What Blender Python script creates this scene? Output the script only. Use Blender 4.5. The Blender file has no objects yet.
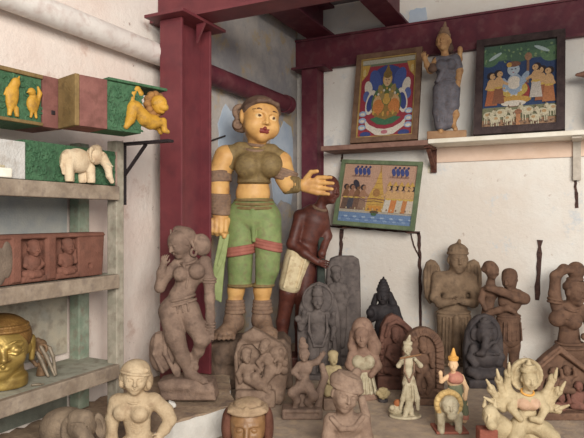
import bpy, math, random
import numpy as np
from mathutils import Matrix, Vector, Euler
random.seed(7)
COL = bpy.context.scene.collection
F = 580.0; CX, HY = 292.0, 219.0; EYE = 1.5
TH = math.atan2(290.0, 580.0)              # camera heading, left of the back wall's normal
CT, ST = math.cos(TH), math.sin(TH)
ROTZ = Matrix.Rotation(TH, 4, 'Z')
PLAT = 0.785; LEDGE = 0.885

def ground(px, d):                         # plan position of a point seen in column px at depth d
    xc = (px-CX)/F*d
    return (xc*CT - d*ST, xc*ST + d*CT)
def height(py, d): return EYE-(py-HY)/F*d
def rowof(z, d): return HY+(EYE-z)/d*F
def lin(c):
    return tuple(((v/255)/12.92 if v/255 <= .04045 else ((v/255+.055)/1.055)**2.4) for v in c)+(1.0,)

# ---------------------------------------------------------------- materials
MATS = {}
def mat(name, c1, c2=None, scale=30, rough=.75, bump=.25, metal=0.0, c3=None, fine=180, lo=.38, hi=.64, spec=.3, coat=0):
    if name in MATS: return MATS[name]
    m = bpy.data.materials.new(name); m.use_nodes = True
    nt = m.node_tree; N = nt.nodes; L = nt.links
    b = N['Principled BSDF']
    b.inputs['Roughness'].default_value = rough; b.inputs['Metallic'].default_value = metal
    b.inputs['Specular IOR Level'].default_value = spec
    b.inputs['Coat Weight'].default_value = coat
    tc = N.new('ShaderNodeTexCoord')
    n1 = N.new('ShaderNodeTexNoise'); n1.inputs['Scale'].default_value = scale; n1.inputs['Detail'].default_value = 6
    n1.inputs['Roughness'].default_value = .65
    L.new(tc.outputs['Object'], n1.inputs['Vector'])
    r = N.new('ShaderNodeValToRGB'); e = r.color_ramp.elements
    e[0].position = lo; e[0].color = lin(c1); e[1].position = hi; e[1].color = lin(c2 or c1)
    L.new(n1.outputs['Fac'], r.inputs['Fac'])
    out = r.outputs['Color']
    if c3:
        n3 = N.new('ShaderNodeTexNoise'); n3.inputs['Scale'].default_value = scale*2.7; n3.inputs['Detail'].default_value = 5
        L.new(tc.outputs['Object'], n3.inputs['Vector'])
        r3 = N.new('ShaderNodeValToRGB'); r3.color_ramp.elements[0].position = .50; r3.color_ramp.elements[1].position = .80
        L.new(n3.outputs['Fac'], r3.inputs['Fac'])
        mx = N.new('ShaderNodeMix'); mx.data_type = 'RGBA'
        L.new(r3.outputs['Color'], mx.inputs['Factor']); L.new(out, mx.inputs['A']); mx.inputs['B'].default_value = lin(c3)
        out = mx.outputs['Result']
    L.new(out, b.inputs['Base Color'])
    if bump:
        n2 = N.new('ShaderNodeTexNoise'); n2.inputs['Scale'].default_value = fine; n2.inputs['Detail'].default_value = 5
        L.new(tc.outputs['Object'], n2.inputs['Vector'])
        bp = N.new('ShaderNodeBump'); bp.inputs['Strength'].default_value = bump; bp.inputs['Distance'].default_value = .006
        L.new(n2.outputs['Fac'], bp.inputs['Height']); L.new(bp.outputs['Normal'], b.inputs['Normal'])
    MATS[name] = m
    return m

# ---------------------------------------------------------------- objects
def tag(o, label=None, cat=None, group=None, kind=None):
    if label: o['label'] = label
    if cat: o['category'] = cat
    if group: o['group'] = group
    if kind: o['kind'] = kind
    return o
def empty(name, loc, rz=0, label=None, cat=None, group=None, rot=None):
    o = bpy.data.objects.new(name, None); COL.objects.link(o)
    o.empty_display_size = .05
    o.location = loc
    o.rotation_euler = rot if rot else (0, 0, rz)
    tag(o, label, cat, group)
    return o
def basis(o):
    m = Matrix.Translation(o.location) @ o.rotation_euler.to_matrix().to_4x4()
    return (basis(o.parent) @ m) if o.parent else m
def mesh_obj(name, verts, faces, mats, parent=None, mi=None, smooth=False):
    me = bpy.data.meshes.new(name)
    me.from_pydata([tuple(v) for v in verts], [], faces)
    for m in (mats if isinstance(mats, (list, tuple)) else [mats]): me.materials.append(m)
    if mi is not None: me.polygons.foreach_set('material_index', mi)
    if smooth: me.polygons.foreach_set('use_smooth', [True]*len(me.polygons))
    me.update()
    o = bpy.data.objects.new(name, me); COL.objects.link(o)
    if parent: o.parent = parent
    return o

class MB:
    """boxes, bars, tubes and plates in world metres, gathered into one mesh"""
    def __init__(s): s.v = []; s.f = []; s.mi = []
    def add(s, vs, fs, m=0):
        o = len(s.v); s.v += [Vector(v) for v in vs]; s.f += [tuple(i+o for i in f) for f in fs]; s.mi += [m]*len(fs); return s
    def box(s, lo, hi, m=0, M=None, bev=0.0):
        x0, y0, z0 = lo; x1, y1, z1 = hi
        b = min(bev, (x1-x0)/2.01, (y1-y0)/2.01, (z1-z0)/2.01)
        if b <= 0:
            vs = [(x, y, z) for z in (z0, z1) for y in (y0, y1) for x in (x0, x1)]
            fs = [(0,2,3,1),(4,5,7,6),(0,1,5,4),(2,6,7,3),(0,4,6,2),(1,3,7,5)]
        else:
            import bmesh
            bm = bmesh.new(); bmesh.ops.create_cube(bm, size=1)
            for v in bm.verts:
                v.co = Vector(((x0+x1)/2+v.co.x*(x1-x0), (y0+y1)/2+v.co.y*(y1-y0), (z0+z1)/2+v.co.z*(z1-z0)))
            bmesh.ops.bevel(bm, geom=bm.edges[:], offset=b, segments=2, affect='EDGES', profile=.5)
            bm.verts.index_update()
            vs = [v.co.copy() for v in bm.verts]; fs = [tuple(v.index for v in f.verts) for f in bm.faces]; bm.free()
        if M: vs = [M @ Vector(v) for v in vs]
        return s.add(vs, fs, m)
    def tube(s, pts, r, n=12, m=0, cap=True):
        pts = [Vector(p) for p in pts]; k = len(pts)
        rs = r if isinstance(r, (list, tuple)) else [r]*k
        vs = []; fs = []
        for i, p in enumerate(pts):
            t = (pts[min(i+1, k-1)]-pts[max(i-1, 0)]).normalized()
            a = t.cross(Vector((0, 0, 1)) if abs(t.z) < .9 else Vector((1, 0, 0))).normalized(); b = t.cross(a)
            for j in range(n):
                an = 2*math.pi*j/n
                vs.append(p+(a*math.cos(an)+b*math.sin(an))*rs[i])
        for i in range(k-1):
            for j in range(n):
                fs.append((i*n+j, i*n+(j+1) % n, (i+1)*n+(j+1) % n, (i+1)*n+j))
        if cap: fs += [tuple(range(n))[::-1], tuple(range((k-1)*n, k*n))]
        return s.add(vs, fs, m)
    def prism(s, poly, axis, a0, a1, m=0, M=None):
        """poly: 2-D outline; axis: extrusion axis index"""
        n = len(poly)
        def P(p, a):
            q = list(p); q.insert(axis, a); return Vector(q)
        vs = [P(p, a0) for p in poly]+[P(p, a1) for p in poly]
        fs = [tuple(range(n)), tuple(range(2*n-1, n-1, -1))]+[(i, i+n, (i+1) % n+n, (i+1) % n) for i in range(n)]
        if M: vs = [M @ v for v in vs]
        return s.add(vs, fs, m)
    def build(s, name, mats, parent=None, smooth=False, local=False):
        vs = s.v
        if parent and not local:
            inv = basis(parent).inverted(); vs = [inv @ v for v in vs]
        import bmesh
        o = mesh_obj(name, vs, s.f, mats, parent, s.mi, smooth)
        bm = bmesh.new(); bm.from_mesh(o.data); bmesh.ops.recalc_face_normals(bm, faces=bm.faces[:]); bm.to_mesh(o.data); bm.free()
        if smooth:
            try: o.data.set_sharp_from_angle(angle=math.radians(40))
            except Exception: pass
        return o

# ---------------------------------------------------------------- carving by signed distance, meshed with surface nets
def smin(a, b, k):
    if k <= 0: return np.minimum(a, b)
    h = np.maximum(k-np.abs(a-b), 0)/k
    return np.minimum(a, b)-h*h*k*.25

class Carve:
    """A carved part. Units are pixels of the survey at the thing's own depth: (column, row, depth behind the thing's plane)."""
    def __init__(s, fig, name, mats, vox=.7, parent=None, k=2.0):
        s.fig = fig; s.name = name; s.mats = mats if isinstance(mats, (list, tuple)) else [mats]
        s.vox = vox; s.parent = parent or fig.root; s.P = []; s.k = k
    def T(s, p): return np.array([p[0]-s.fig.cx, p[2] if len(p) > 2 else 0.0, s.fig.by-p[1]], float)
    def put(s, fn, lo, hi, k, m, op): s.P.append((fn, np.array(lo, float), np.array(hi, float), s.k if k is None else k, m, op)); return s
    def cap(s, a, b, ra, rb=None, k=None, m=0, op='u', flat=1.0):
        rb = ra if rb is None else rb
        A, B = s.T(a), s.T(b); D = B-A; L2 = max(D.dot(D), 1e-9); R = max(ra, rb)
        def fn(X, Y, Z):
            t = np.clip(((X-A[0])*D[0]+(Y-A[1])*D[1]+(Z-A[2])*D[2])/L2, 0, 1)
            return np.sqrt((X-A[0]-t*D[0])**2+((Y-A[1]-t*D[1])*flat)**2+(Z-A[2]-t*D[2])**2)-(ra+t*(rb-ra))
        return s.put(fn, np.minimum(A, B)-R, np.maximum(A, B)+R, k, m, op)
    def path(s, pts, r, k=None, m=0, op='u'):
        n = len(pts); rs = r if isinstance(r, (list, tuple)) else [r]*n
        for i in range(n-1): s.cap(pts[i], pts[i+1], rs[i], rs[i+1], k, m, op)
        return s
    def _rot(s, rot):
        if rot is None: return None
        if np.isscalar(rot): rot = (0, rot, 0)
        return np.array(Euler([math.radians(a) for a in rot]).to_matrix())
    def ell(s, c, r, rot=None, k=None, m=0, op='u'):
        C = s.T(c); r = np.array([r]*3 if np.isscalar(r) else r, float); R = s._rot(rot); big = r.max()
        ext = np.array([big]*3) if R is not None else r
        def fn(X, Y, Z):
            x, y, z = X-C[0], Y-C[1], Z-C[2]
            if R is not None:
                x, y, z = (R[0,0]*x+R[1,0]*y+R[2,0]*z, R[0,1]*x+R[1,1]*y+R[2,1]*z, R[0,2]*x+R[1,2]*y+R[2,2]*z)
            k0 = np.sqrt((x/r[0])**2+(y/r[1])**2+(z/r[2])**2)
            k1 = np.sqrt((x/r[0]**2)**2+(y/r[1]**2)**2+(z/r[2]**2)**2)+1e-6
            return k0*(k0-1)/k1
        return s.put(fn, C-ext, C+ext, k, m, op)
    def box(s, c, h, rot=None, rad=1.0, k=None, m=0, op='u'):
        C = s.T(c); h = np.array(h, float); R = s._rot(rot); ext = np.array([np.linalg.norm(h)]*3) if R is not None else h
        hh = np.maximum(h-rad, .01)
        def fn(X, Y, Z):
            x, y, z = X-C[0], Y-C[1], Z-C[2]
            if R is not None:
                x, y, z = (R[0,0]*x+R[1,0]*y+R[2,0]*z, R[0,1]*x+R[1,1]*y+R[2,1]*z, R[0,2]*x+R[1,2]*y+R[2,2]*z)
            qx, qy, qz = np.abs(x)-hh[0], np.abs(y)-hh[1], np.abs(z)-hh[2]
            return np.sqrt(np.maximum(qx,0)**2+np.maximum(qy,0)**2+np.maximum(qz,0)**2)+np.minimum(np.maximum(qx, np.maximum(qy, qz)), 0)-rad
        return s.put(fn, C-ext, C+ext, k, m, op)
    def tor(s, c, R0, r, rot=None, sq=1.0, k=None, m=0, op='u'):
        """ring lying flat (around the vertical) before rot; sq squeezes its depth"""
        C = s.T(c); R = s._rot(rot); e = R0+r; ext = np.array([e, e, e])
        def fn(X, Y, Z):
            x, y, z = X-C[0], Y-C[1], Z-C[2]
            if R is not None:
                x, y, z = (R[0,0]*x+R[1,0]*y+R[2,0]*z, R[0,1]*x+R[1,1]*y+R[2,1]*z, R[0,2]*x+R[1,2]*y+R[2,2]*z)
            return np.sqrt((np.sqrt(x*x+(y/sq)**2)-R0)**2+z*z)-r
        return s.put(fn, C-ext, C+ext, k, m, op)
    def cyl(s, c, rx, ry, hz, rad=.8, k=None, m=0, op='u', taper=0.0):
        C = s.T(c); mn = min(rx, ry)
        ex = np.array([rx*(1+abs(taper)), ry*(1+abs(taper)), hz])
        def fn(X, Y, Z):
            x, y, z = X-C[0], Y-C[1], Z-C[2]
            g = 1-taper*np.clip(z/hz, -1, 1)
            a = (np.sqrt((x/(rx*g))**2+(y/(ry*g))**2)-1)*mn+rad; b = np.abs(z)-hz+rad
            return np.sqrt(np.maximum(a,0)**2+np.maximum(b,0)**2)+np.minimum(np.maximum(a,b),0)-rad
        return s.put(fn, C-ex, C+ex, k, m, op)
    def slab(s, poly, q0, q1, rad=.8, k=None, m=0, op='u', lean=0.0):
        """outline in (column,row) with real thickness from q0 to q1"""
        pts = np.array([[p[0]-s.fig.cx, s.fig.by-p[1]] for p in poly], float)
        qc, qh = (q0+q1)/2, abs(q1-q0)/2
        def fn(X, Y, Z):
            Y = Y-lean*Z
            X, Y, Z = np.broadcast_arrays(X, Y, Z)
            x = X[:, :1, :]; z = Z[:, :1, :]
            d = np.full(x.shape, 1e9); sg = np.ones(x.shape); n = len(pts)
            for i in range(n):
                ax, az = pts[i]; bx, bz = pts[i-1]
                ex, ez = bx-ax, bz-az; wx, wz = x-ax, z-az
                t = np.clip((wx*ex+wz*ez)/(ex*ex+ez*ez+1e-12), 0, 1)
                d = np.minimum(d, (wx-ex*t)**2+(wz-ez*t)**2)
                c1 = z >= az; c2 = z < bz; c3 = ex*wz > ez*wx
                sg = np.where((c1 & c2 & c3) | (~c1 & ~c2 & ~c3), -sg, sg)
            a = sg*np.sqrt(d)+rad; b = np.abs(Y-qc)-qh+rad
            return np.sqrt(np.maximum(a,0)**2+np.maximum(b,0)**2)+np.minimum(np.maximum(a,b),0)-rad
        lo = pts.min(0); hi = pts.max(0); zz = [lean*lo[1], lean*hi[1]]
        return s.put(fn, (lo[0], qc-qh+min(zz), lo[1]), (hi[0], qc+qh+max(zz), hi[1]), k, m, op)
    # --- anatomy
    def head(s, c, w, h, yaw=0, tilt=0, m=0, me=None, ml=None, mb=None, ears=True, pitch=0, depth=1.12, k=None, nose=1.0):
        """egg-shaped head of width w and height h, with brow, eyes, nose, lips, chin and ears"""
        ya, ti, pi = math.radians(yaw), math.radians(tilt), math.radians(pitch)
        R = np.array((Matrix.Rotation(ti, 3, 'Y') @ Matrix.Rotation(ya, 3, 'Z') @ Matrix.Rotation(-pi, 3, 'X')))
        eu = Matrix(R).to_euler(); rot = [math.degrees(a) for a in eu]
        a, b, cc = w/2, w/2*depth, h/2
        me = m if me is None else me; ml = m if ml is None else ml; mb = m if mb is None else mb
        def H(x, f, z):
            v = R @ np.array([x*a, -f*b, z*cc]); return (c[0]+v[0], c[1]-v[2], (c[2] if len(c) > 2 else 0)+v[1])
        kk = w*.08
        s.ell(H(0, 0, .18), (a, b, cc*.82), rot, k=k if k is not None else kk*1.5, m=m)
        s.ell(H(0, .12, -.32), (a*.80, b*.78, cc*.66), rot, k=kk*2.5, m=m)
        s.ell(H(0, .62, -.78), (a*.26, b*.22, cc*.17), rot, k=kk*2, m=m)
        for sx in (-1, 1):
            s.ell(H(sx*.40, .98, .08), (a*.24, b*.17, cc*.13), rot, k=kk, m=m, op='s')
            s.ell(H(sx*.38, .84, .06), (a*.19, b*.14, cc*.085), rot, k=.2, m=me)
            s.cap(H(sx*.14, .96, .22), H(sx*.62, .78, .24), w*.035, w*.025, k=kk*.7, m=mb)
            s.ell(H(sx*.45, .68, -.28), (a*.26, b*.22, cc*.2), rot, k=kk*2, m=m)
            if ears:
                s.ell(H(sx*1.0, -.05, .0), (a*.14, b*.22, cc*.28), rot, k=kk*.6, m=m)
        s.cap(H(0, .95, .16), H(0, 1.13, -.20), w*.045*nose, w*.075*nose, k=kk*.7, m=m)
        for sx in (-1, 1): s.ell(H(sx*.13, 1.0, -.22), (a*.11, b*.1, cc*.07), rot, k=kk*.4, m=m)
        s.cap(H(-.22, .86, -.45), H(.22, .86, -.45), w*.035, k=.15, m=ml)
        s.cap(H(0, .96, -.43), H(0, .93, -.44), w*.045, k=.3, m=ml)
        s.cap(H(-.15, .86, -.55), H(.15, .86, -.55), w*.045, k=.15, m=ml)
        s._H = H
        return H
    def hand(s, w, fdir, thumb, size, curl=25, spread=.18, m=0, k=None):
        """palm, four unequal bent fingers and a thumb leaving the palm's side"""
        W = np.array([w[0], w[1], w[2] if len(w) > 2 else 0], float)
        f = np.array(fdir, float); f /= np.linalg.norm(f)
        t = np.array(thumb, float); t -= f*t.dot(f); t /= np.linalg.norm(t)
        n = np.cross(f, t)                      # towards the back or the palm: sign of curl picks it
        S = size; k = S*.05 if k is None else k
        P = lambda v: tuple(v)
        for o in (-.16, -.02, .12):
            s.cap(P(W+f*S*.05+t*S*o*.6), P(W+f*S*.42+t*S*o*1.15), S*.10, S*.10, k=S*.06, m=m)
        for i, (o, L) in enumerate(((.23, .42), (.08, .48), (-.07, .45), (-.21, .34))):
            b0 = W+f*S*.46+t*S*o; dirn = f+t*o*spread*3
            c1 = math.radians(curl); c2 = math.radians(curl*2.1)
            p1 = b0+(dirn*math.cos(c1)+n*math.sin(c1))*S*L*.5
            p2 = p1+(dirn*math.cos(c2)+n*math.sin(c2))*S*L*.5
            s.cap(P(b0), P(p1), S*.072, S*.062, k=k, m=m); s.cap(P(p1), P(p2), S*.062, S*.048, k=k*.5, m=m)
        b0 = W+f*S*.12+t*S*.20; p1 = b0+(f*.62+t*.75+n*.2)*S*.26; p2 = p1+(f*.95+t*.2+n*.3)*S*.2
        s.cap(P(b0), P(p1), S*.09, S*.07, k=k, m=m); s.cap(P(p1), P(p2), S*.07, S*.055, k=k*.5, m=m)
        return s
    def build(s):
        los = np.min([p[1] for p in s.P if p[5] == 'u'], 0); his = np.max([p[2] for p in s.P if p[5] == 'u'], 0)
        v = s.vox; lo = los-2.5*v; n = np.ceil((his+2.5*v-lo)/v).astype(int)+1
        ax = [lo[i]+v*np.arange(n[i]) for i in range(3)]
        G = np.full(n, 50.0, dtype=np.float64); M = np.zeros(n, dtype=np.int8)
        for fn, l, h, k, m, op in s.P:
            mg = k+3*v
            i0 = np.clip(np.floor((l-mg-lo)/v).astype(int), 0, n-1); i1 = np.clip(np.ceil((h+mg-lo)/v).astype(int)+1, 1, n)
            if np.any(i1 <= i0): continue
            sl = tuple(slice(i0[i], i1[i]) for i in range(3))
            X = ax[0][sl[0]][:, None, None]; Y = ax[1][sl[1]][None, :, None]; Z = ax[2][sl[2]][None, None, :]
            d = fn(X, Y, Z); g = G[sl]
            d = np.broadcast_to(d, g.shape)
            if op == 'u':
                w = d < g
                mm = M[sl]; mm[w] = m
                G[sl] = smin(g, d, k)
            else:
                G[sl] = -smin(-g, d, k)
        G = np.maximum(G, -50)
        G = np.maximum(G, .1-ax[2][None, None, :])      # flat underside where the thing stands
        # keep the border empty
        for a in range(3):
            i = [slice(None)]*3; i[a] = 0; G[tuple(i)] = np.maximum(G[tuple(i)], .5*v)
            i[a] = -1; G[tuple(i)] = np.maximum(G[tuple(i)], .5*v)
        S = G < 0
        c = np.zeros(np.array(n)-1, dtype=np.int8)
        offs = [(i, j, k) for i in (0, 1) for j in (0, 1) for k in (0, 1)]
        sl = lambda o: tuple(slice(o[i], n[i]-1+o[i]) for i in range(3))
        for o in offs: c += S[sl(o)]
        act = np.argwhere((c > 0) & (c < 8))
        idx = np.full(c.shape, -1, dtype=np.int64); idx[tuple(act.T)] = np.arange(len(act))
        acc = np.zeros((len(act), 3)); cnt = np.zeros(len(act))
        for o in offs:
            for a in range(3):
                if o[a]: continue
                o2 = list(o); o2[a] = 1
                g0 = G[act[:,0]+o[0], act[:,1]+o[1], act[:,2]+o[2]]; g1 = G[act[:,0]+o2[0], act[:,1]+o2[1], act[:,2]+o2[2]]
                cr = (g0 < 0) != (g1 < 0)
                t = np.where(cr, g0/np.where(cr, g0-g1, 1), 0)
                p = np.tile(np.array(o, float), (len(act), 1)); p[:, a] = t
                acc[cr] += p[cr]; cnt[cr] += 1
        vert = (act+acc/cnt[:, None])*v+lo
        quads = []; mids = []
        for a in range(3):
            b1, b2 = (a+1) % 3, (a+2) % 3
            i0 = [slice(1, n[i]-1) for i in range(3)]; i0[a] = slice(0, n[a]-1); i1 = list(i0); i1[a] = slice(1, n[a])
            s0, s1 = S[tuple(i0)], S[tuple(i1)]
            e = np.argwhere(s0 != s1)
            if not len(e): continue
            off = np.array([1, 1, 1]); off[a] = 0; g = e+off
            inside = S[g[:,0], g[:,1], g[:,2]]
            def cell(d1, d2):
                q = g.copy(); q[:, b1] -= d1; q[:, b2] -= d2; return idx[q[:,0], q[:,1], q[:,2]]
            Q = np.stack([cell(1,1), cell(0,1), cell(0,0), cell(1,0)], 1)
            Q[~inside] = Q[~inside][:, ::-1]
            g2 = g.copy(); g2[:, a] += (~inside).astype(int)
            quads.append(Q); mids.append(M[g2[:,0], g2[:,1], g2[:,2]])
        Q = np.concatenate(quads); MI = np.concatenate(mids)
        u = s.fig.u
        me = bpy.data.meshes.new(s.name)
        off = Vector((0, 0, 0))
        co = (vert*u).astype(np.float32)
        me.vertices.add(len(co)); me.vertices.foreach_set('co', co.ravel())
        me.loops.add(Q.size); me.loops.foreach_set('vertex_index', Q.ravel().astype(np.int32))
        me.polygons.add(len(Q)); me.polygons.foreach_set('loop_start', np.arange(0, Q.size, 4, dtype=np.int32))
        me.polygons.foreach_set('loop_total', np.full(len(Q), 4, dtype=np.int32))
        for m in s.mats: me.materials.append(m)
        me.polygons.foreach_set('material_index', MI.astype(np.int32))
        me.polygons.foreach_set('use_smooth', np.ones(len(Q), dtype=bool))
        me.update(calc_edges=True); me.validate()
        o = bpy.data.objects.new(s.name, me); COL.objects.link(o)
        o.parent = s.parent
        return o

class Fig:
    """a carved thing: its Empty stands at its base; parts are carved in survey pixels at depth d"""
    def __init__(s, name, label, cat, px, d, z=PLAT, group=None, yaw=0):
        s.cx = px; s.d = d; s.by = rowof(z, d); s.u = d/F
        x, y = ground(px, d)
        s.root = empty(name, (x, y, z), TH+math.radians(yaw), label, cat, group)
    def part(s, name, mats, vox=.7, parent=None, k=2.0): return Carve(s, name, mats, vox, parent, k)
    def mirror(s, p, ax=None): return (2*(ax if ax is not None else s.cx)-p[0],)+tuple(p[1:])
# ================================================================= materials
def stone(name, c1, c2, c3=None, **k):
    a = dict(scale=16, rough=.85, bump=.45, fine=200, spec=.2); a.update(k)
    return mat(name, c1, c2, c3=c3, **a)
def tone(c, f=.82, s=.85):
    g = sum(c)/3
    return tuple(max(0, (g+(v-g)*s)*f) for v in c)
def oldstone(name, c1, c2, c3, **k): return stone(name, tone(c1, .86, 1.0), tone(c2, .9, 1.0), tone(c3, .84, 1.0), **k)
MAROON = mat('maroon_enamel', (100,44,50), (116,54,58), scale=6, rough=.45, bump=.05, c3=(90,42,48), spec=.45)
MAROON2 = mat('dull_maroon_enamel', (84,36,48), (104,48,56), scale=7, rough=.55, bump=.1, c3=(112,70,72))
WOODGREY = mat('weathered_shelf_wood', (130,114,98), (158,142,124), scale=18, rough=.8, bump=.2, c3=(116,102,92))
POSTP = mat('pale_worn_post_paint', (142,136,120), (168,158,142), scale=20, rough=.8, bump=.2, c3=(126,114,100))
GREENPOST = mat('grey_green_paint', (118,130,112), (146,154,136), scale=20, rough=.75, bump=.2, c3=(126,110,96))
CREAMPAINT = mat('cream_paint', (222,214,196), (236,230,216), scale=14, rough=.6, bump=.1)
WHITEWASH = mat('whitewash', (196,192,184), (220,216,208), scale=10, rough=.85, bump=.3, c3=(206,198,188))
BOARD = mat('brown_board', (124,92,80), (146,112,98), scale=14, rough=.7, bump=.15, c3=(104,74,64))
IRON = mat('black_iron', (34,28,30), (46,38,40), scale=20, rough=.6, bump=.2)
RUST = mat('rusty_iron', (84,50,42), (112,74,58), scale=40, rough=.85, bump=.4, c3=(60,40,38))
PLATM = stone('stone_slab', (148,132,118), (178,158,138), (190,166,138), scale=9, bump=.5, fine=90)
RUBBLE = stone('rubble_stone', (138,116,98), (168,146,122), (118,102,94), scale=14, bump=.6, fine=80)
FLOORM = stone('cement_floor', (120,112,106), (146,138,130), scale=5)

def wall_mat(name, base, alt, patch, stain, split=None):
    """lime-washed wall: blotches, worn patches and specks; split = (y0, paint colours) for the blue-grey wash in the corner"""
    m = bpy.data.materials.new(name); m.use_nodes = True
    nt = m.node_tree; N = nt.nodes; L = nt.links; b = N['Principled BSDF']
    b.inputs['Roughness'].default_value = .9; b.inputs['Specular IOR Level'].default_value = .15
    g = N.new('ShaderNodeNewGeometry')
    def noise(sc, det=6, ro=.6):
        n = N.new('ShaderNodeTexNoise'); n.inputs['Scale'].default_value = sc; n.inputs['Detail'].default_value = det; n.inputs['Roughness'].default_value = ro
        L.new(g.outputs['Position'], n.inputs['Vector']); return n.outputs['Fac']
    def ramp(f, a, bb):
        r = N.new('ShaderNodeMapRange'); r.inputs['From Min'].default_value = a; r.inputs['From Max'].default_value = bb; L.new(f, r.inputs['Value']); return r.outputs['Result']
    def mix(f, a, c):
        x = N.new('ShaderNodeMix'); x.data_type = 'RGBA'; L.new(f, x.inputs['Factor'])
        for v, s in ((a, 'A'), (c, 'B')):
            if isinstance(v, tuple): x.inputs[s].default_value = lin(v)
            else: L.new(v, x.inputs[s])
        return x.outputs['Result']
    c = mix(ramp(noise(2.2), .4, .62), base, alt)
    c = mix(ramp(noise(5.3, 8, .7), .58, .66), c, patch)
    if split:
        y0, p1, p2, p3 = split
        sp = N.new('ShaderNodeSeparateXYZ'); L.new(g.outputs['Position'], sp.inputs[0])
        w = N.new('ShaderNodeMath'); w.operation = 'MULTIPLY_ADD'; L.new(noise(3.1, 7, .7), w.inputs[0]); w.inputs[1].default_value = .5; L.new(sp.outputs['Y'], w.inputs[2])
        d = mix(ramp(noise(3.4, 7, .7), .42, .58), p1, p2); d = mix(ramp(noise(4.6, 7, .7), .54, .62), d, p3)
        c = mix(ramp(w.outputs[0], y0+.22, y0+.30), c, d)
    c = mix(ramp(noise(19, 6, .75), .64, .70), c, stain)
    L.new(c, b.inputs['Base Color'])
    bp = N.new('ShaderNodeBump'); bp.inputs['Strength'].default_value = .5; bp.inputs['Distance'].default_value = .01
    L.new(noise(26, 8, .7), bp.inputs['Height']); L.new(bp.outputs['Normal'], b.inputs['Normal'])
    return m
WALL_L = wall_mat('limewashed_left_wall', (232,222,212), (224,206,194), (206,180,166), (158,136,126),
                  split=(1.85, (160,156,156), (190,182,174), (190,170,140)))
WALL_B = wall_mat('limewashed_back_wall', (222,212,200), (230,226,218), (206,208,208), (194,178,164))
CEIL = stone('bare_concrete', (126,118,120), (150,142,142), (108,98,104), scale=5, fine=60)

# ================================================================= the room
XL, YB, CZ = -1.5, 3.07, 2.72
m = MB(); m.box((XL-.12, -.6, 0), (XL, YB+.12, CZ)); tag(m.build('wall_left', WALL_L), kind='structure')
m = MB(); m.box((XL, YB, 0), (1.7, YB+.12, CZ)); tag(m.build('wall_back', WALL_B), kind='structure')
m = MB(); m.box((XL-.12, -.6, -.1), (1.7, YB+.12, 0)); tag(m.build('floor', FLOORM), kind='structure')
m = MB(); m.box((XL-.12, 1.0, CZ), (1.7, YB+.12, CZ+.12)); tag(m.build('ceiling', CEIL), kind='structure')
# painted plaster patches and repair cracks on the walls
PATCHBLUE = mat('pale_blue_wash', (176,190,206), (194,204,214), scale=9, rough=.9, bump=.2)
PINKBAND = mat('pink_beige_band', (214,186,164), (224,198,178), scale=8, rough=.9, bump=.2)
def blob(lo, hi, n=22, seed=0, j=.12, sq=.75):
    """uneven rounded outline inside a rectangle"""
    rd = random.Random(seed); cx, cz = (lo[0]+hi[0])/2, (lo[1]+hi[1])/2; hx, hz = (hi[0]-lo[0])/2, (hi[1]-lo[1])/2; out = []
    for i in range(n):
        a = 2*math.pi*i/n; c, s = math.cos(a), math.sin(a); p = 2/sq
        r = 1/((abs(c)**p+abs(s)**p)**(1/p))*(1+rd.uniform(-j, j))
        out.append((cx+hx*r*c, cz+hz*r*s))
    return out
def lwall(px, z=None, py=None):            # where the sight line of a column meets the left wall: (y, z)
    r = (px-CX)/F; d = XL/(r*CT-ST); y = (r*ST+CT)*d
    return y, (height(py, d) if py is not None else z)
def bwall(px, py=None, y=YB):
    r = (px-CX)/F; d = y/(r*ST+CT); x = (r*CT-ST)*d
    return x, (height(py, d) if py is not None else d)
def patch_left(px0, py0, px1, py1, seed, mt, i):
    y0, za = lwall(px0, py=py0); y1, zb = lwall(px1, py=py1)
    m = MB(); m.prism(blob((y0, min(za, zb)), (y1, max(za, zb)), seed=seed, sq=.45), 0, XL, XL+.003)
    tag(m.build('trim_%d' % i, mt), kind='structure')
patch_left(219, 104, 243, 168, 3, PATCHBLUE, 1)
patch_left(271, 121, 292, 205, 5, PATCHBLUE, 2)
x0, z0 = bwall(409, 27); x1, z1 = bwall(427, 7)
m = MB(); m.prism(blob((x0, z0), (x1, z1), seed=9, sq=.4, j=.08), 1, YB-.003, YB); tag(m.build('trim_3', PATCHBLUE), kind='structure')
x0, z0 = bwall(431, 163); x1, z1 = bwall(600, 146)
m = MB(); m.box((x0, YB-.012, z0), (1.3, YB, 1.90)); tag(m.build('trim_4', PINKBAND), kind='structure')

def crack(name, pts, w, label, seed, depth=.012, mt=None):
    """a ragged open joint: an irregular ribbon standing slightly proud of the wall"""
    rd = random.Random(seed); P = [bwall(*p) for p in pts]; Q = []
    for i in range(len(P)-1):
        for k in range(9):
            t = k/9; Q.append((P[i][0]*(1-t)+P[i+1][0]*t, P[i][1]*(1-t)+P[i+1][1]*t))
    Q.append(P[-1]); A = []; B = []
    for i, (x, z) in enumerate(Q):
        dx, dz = (Q[min(i+1, len(Q)-1)][0]-Q[max(i-1, 0)][0], Q[min(i+1, len(Q)-1)][1]-Q[max(i-1, 0)][1]); l = math.hypot(dx, dz)
        nx, nz = -dz/l, dx/l; a = w*rd.uniform(.55, 1.3); b = w*rd.uniform(.55, 1.3)
        A.append((x+nx*a, z+nz*a)); B.append((x-nx*b, z-nz*b))
    m = MB(); n = len(Q)
    for i in range(n-1): m.prism([A[i], A[i+1], B[i+1], B[i]], 1, YB-depth*.35, YB+.001)
    tag(m.build(name, mt or RUST), kind='structure')
DARKJ = mat('dark_open_joint', (66,48,44), (92,66,58), scale=60, rough=.9, bump=.5, c3=(44,36,36))
crack('trim_5', [(419,233), (420,270), (421,346)], .009, '', 1, mt=DARKJ)
crack('trim_6', [(540,240), (537,300)], .011, '', 2, mt=DARKJ)
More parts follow.
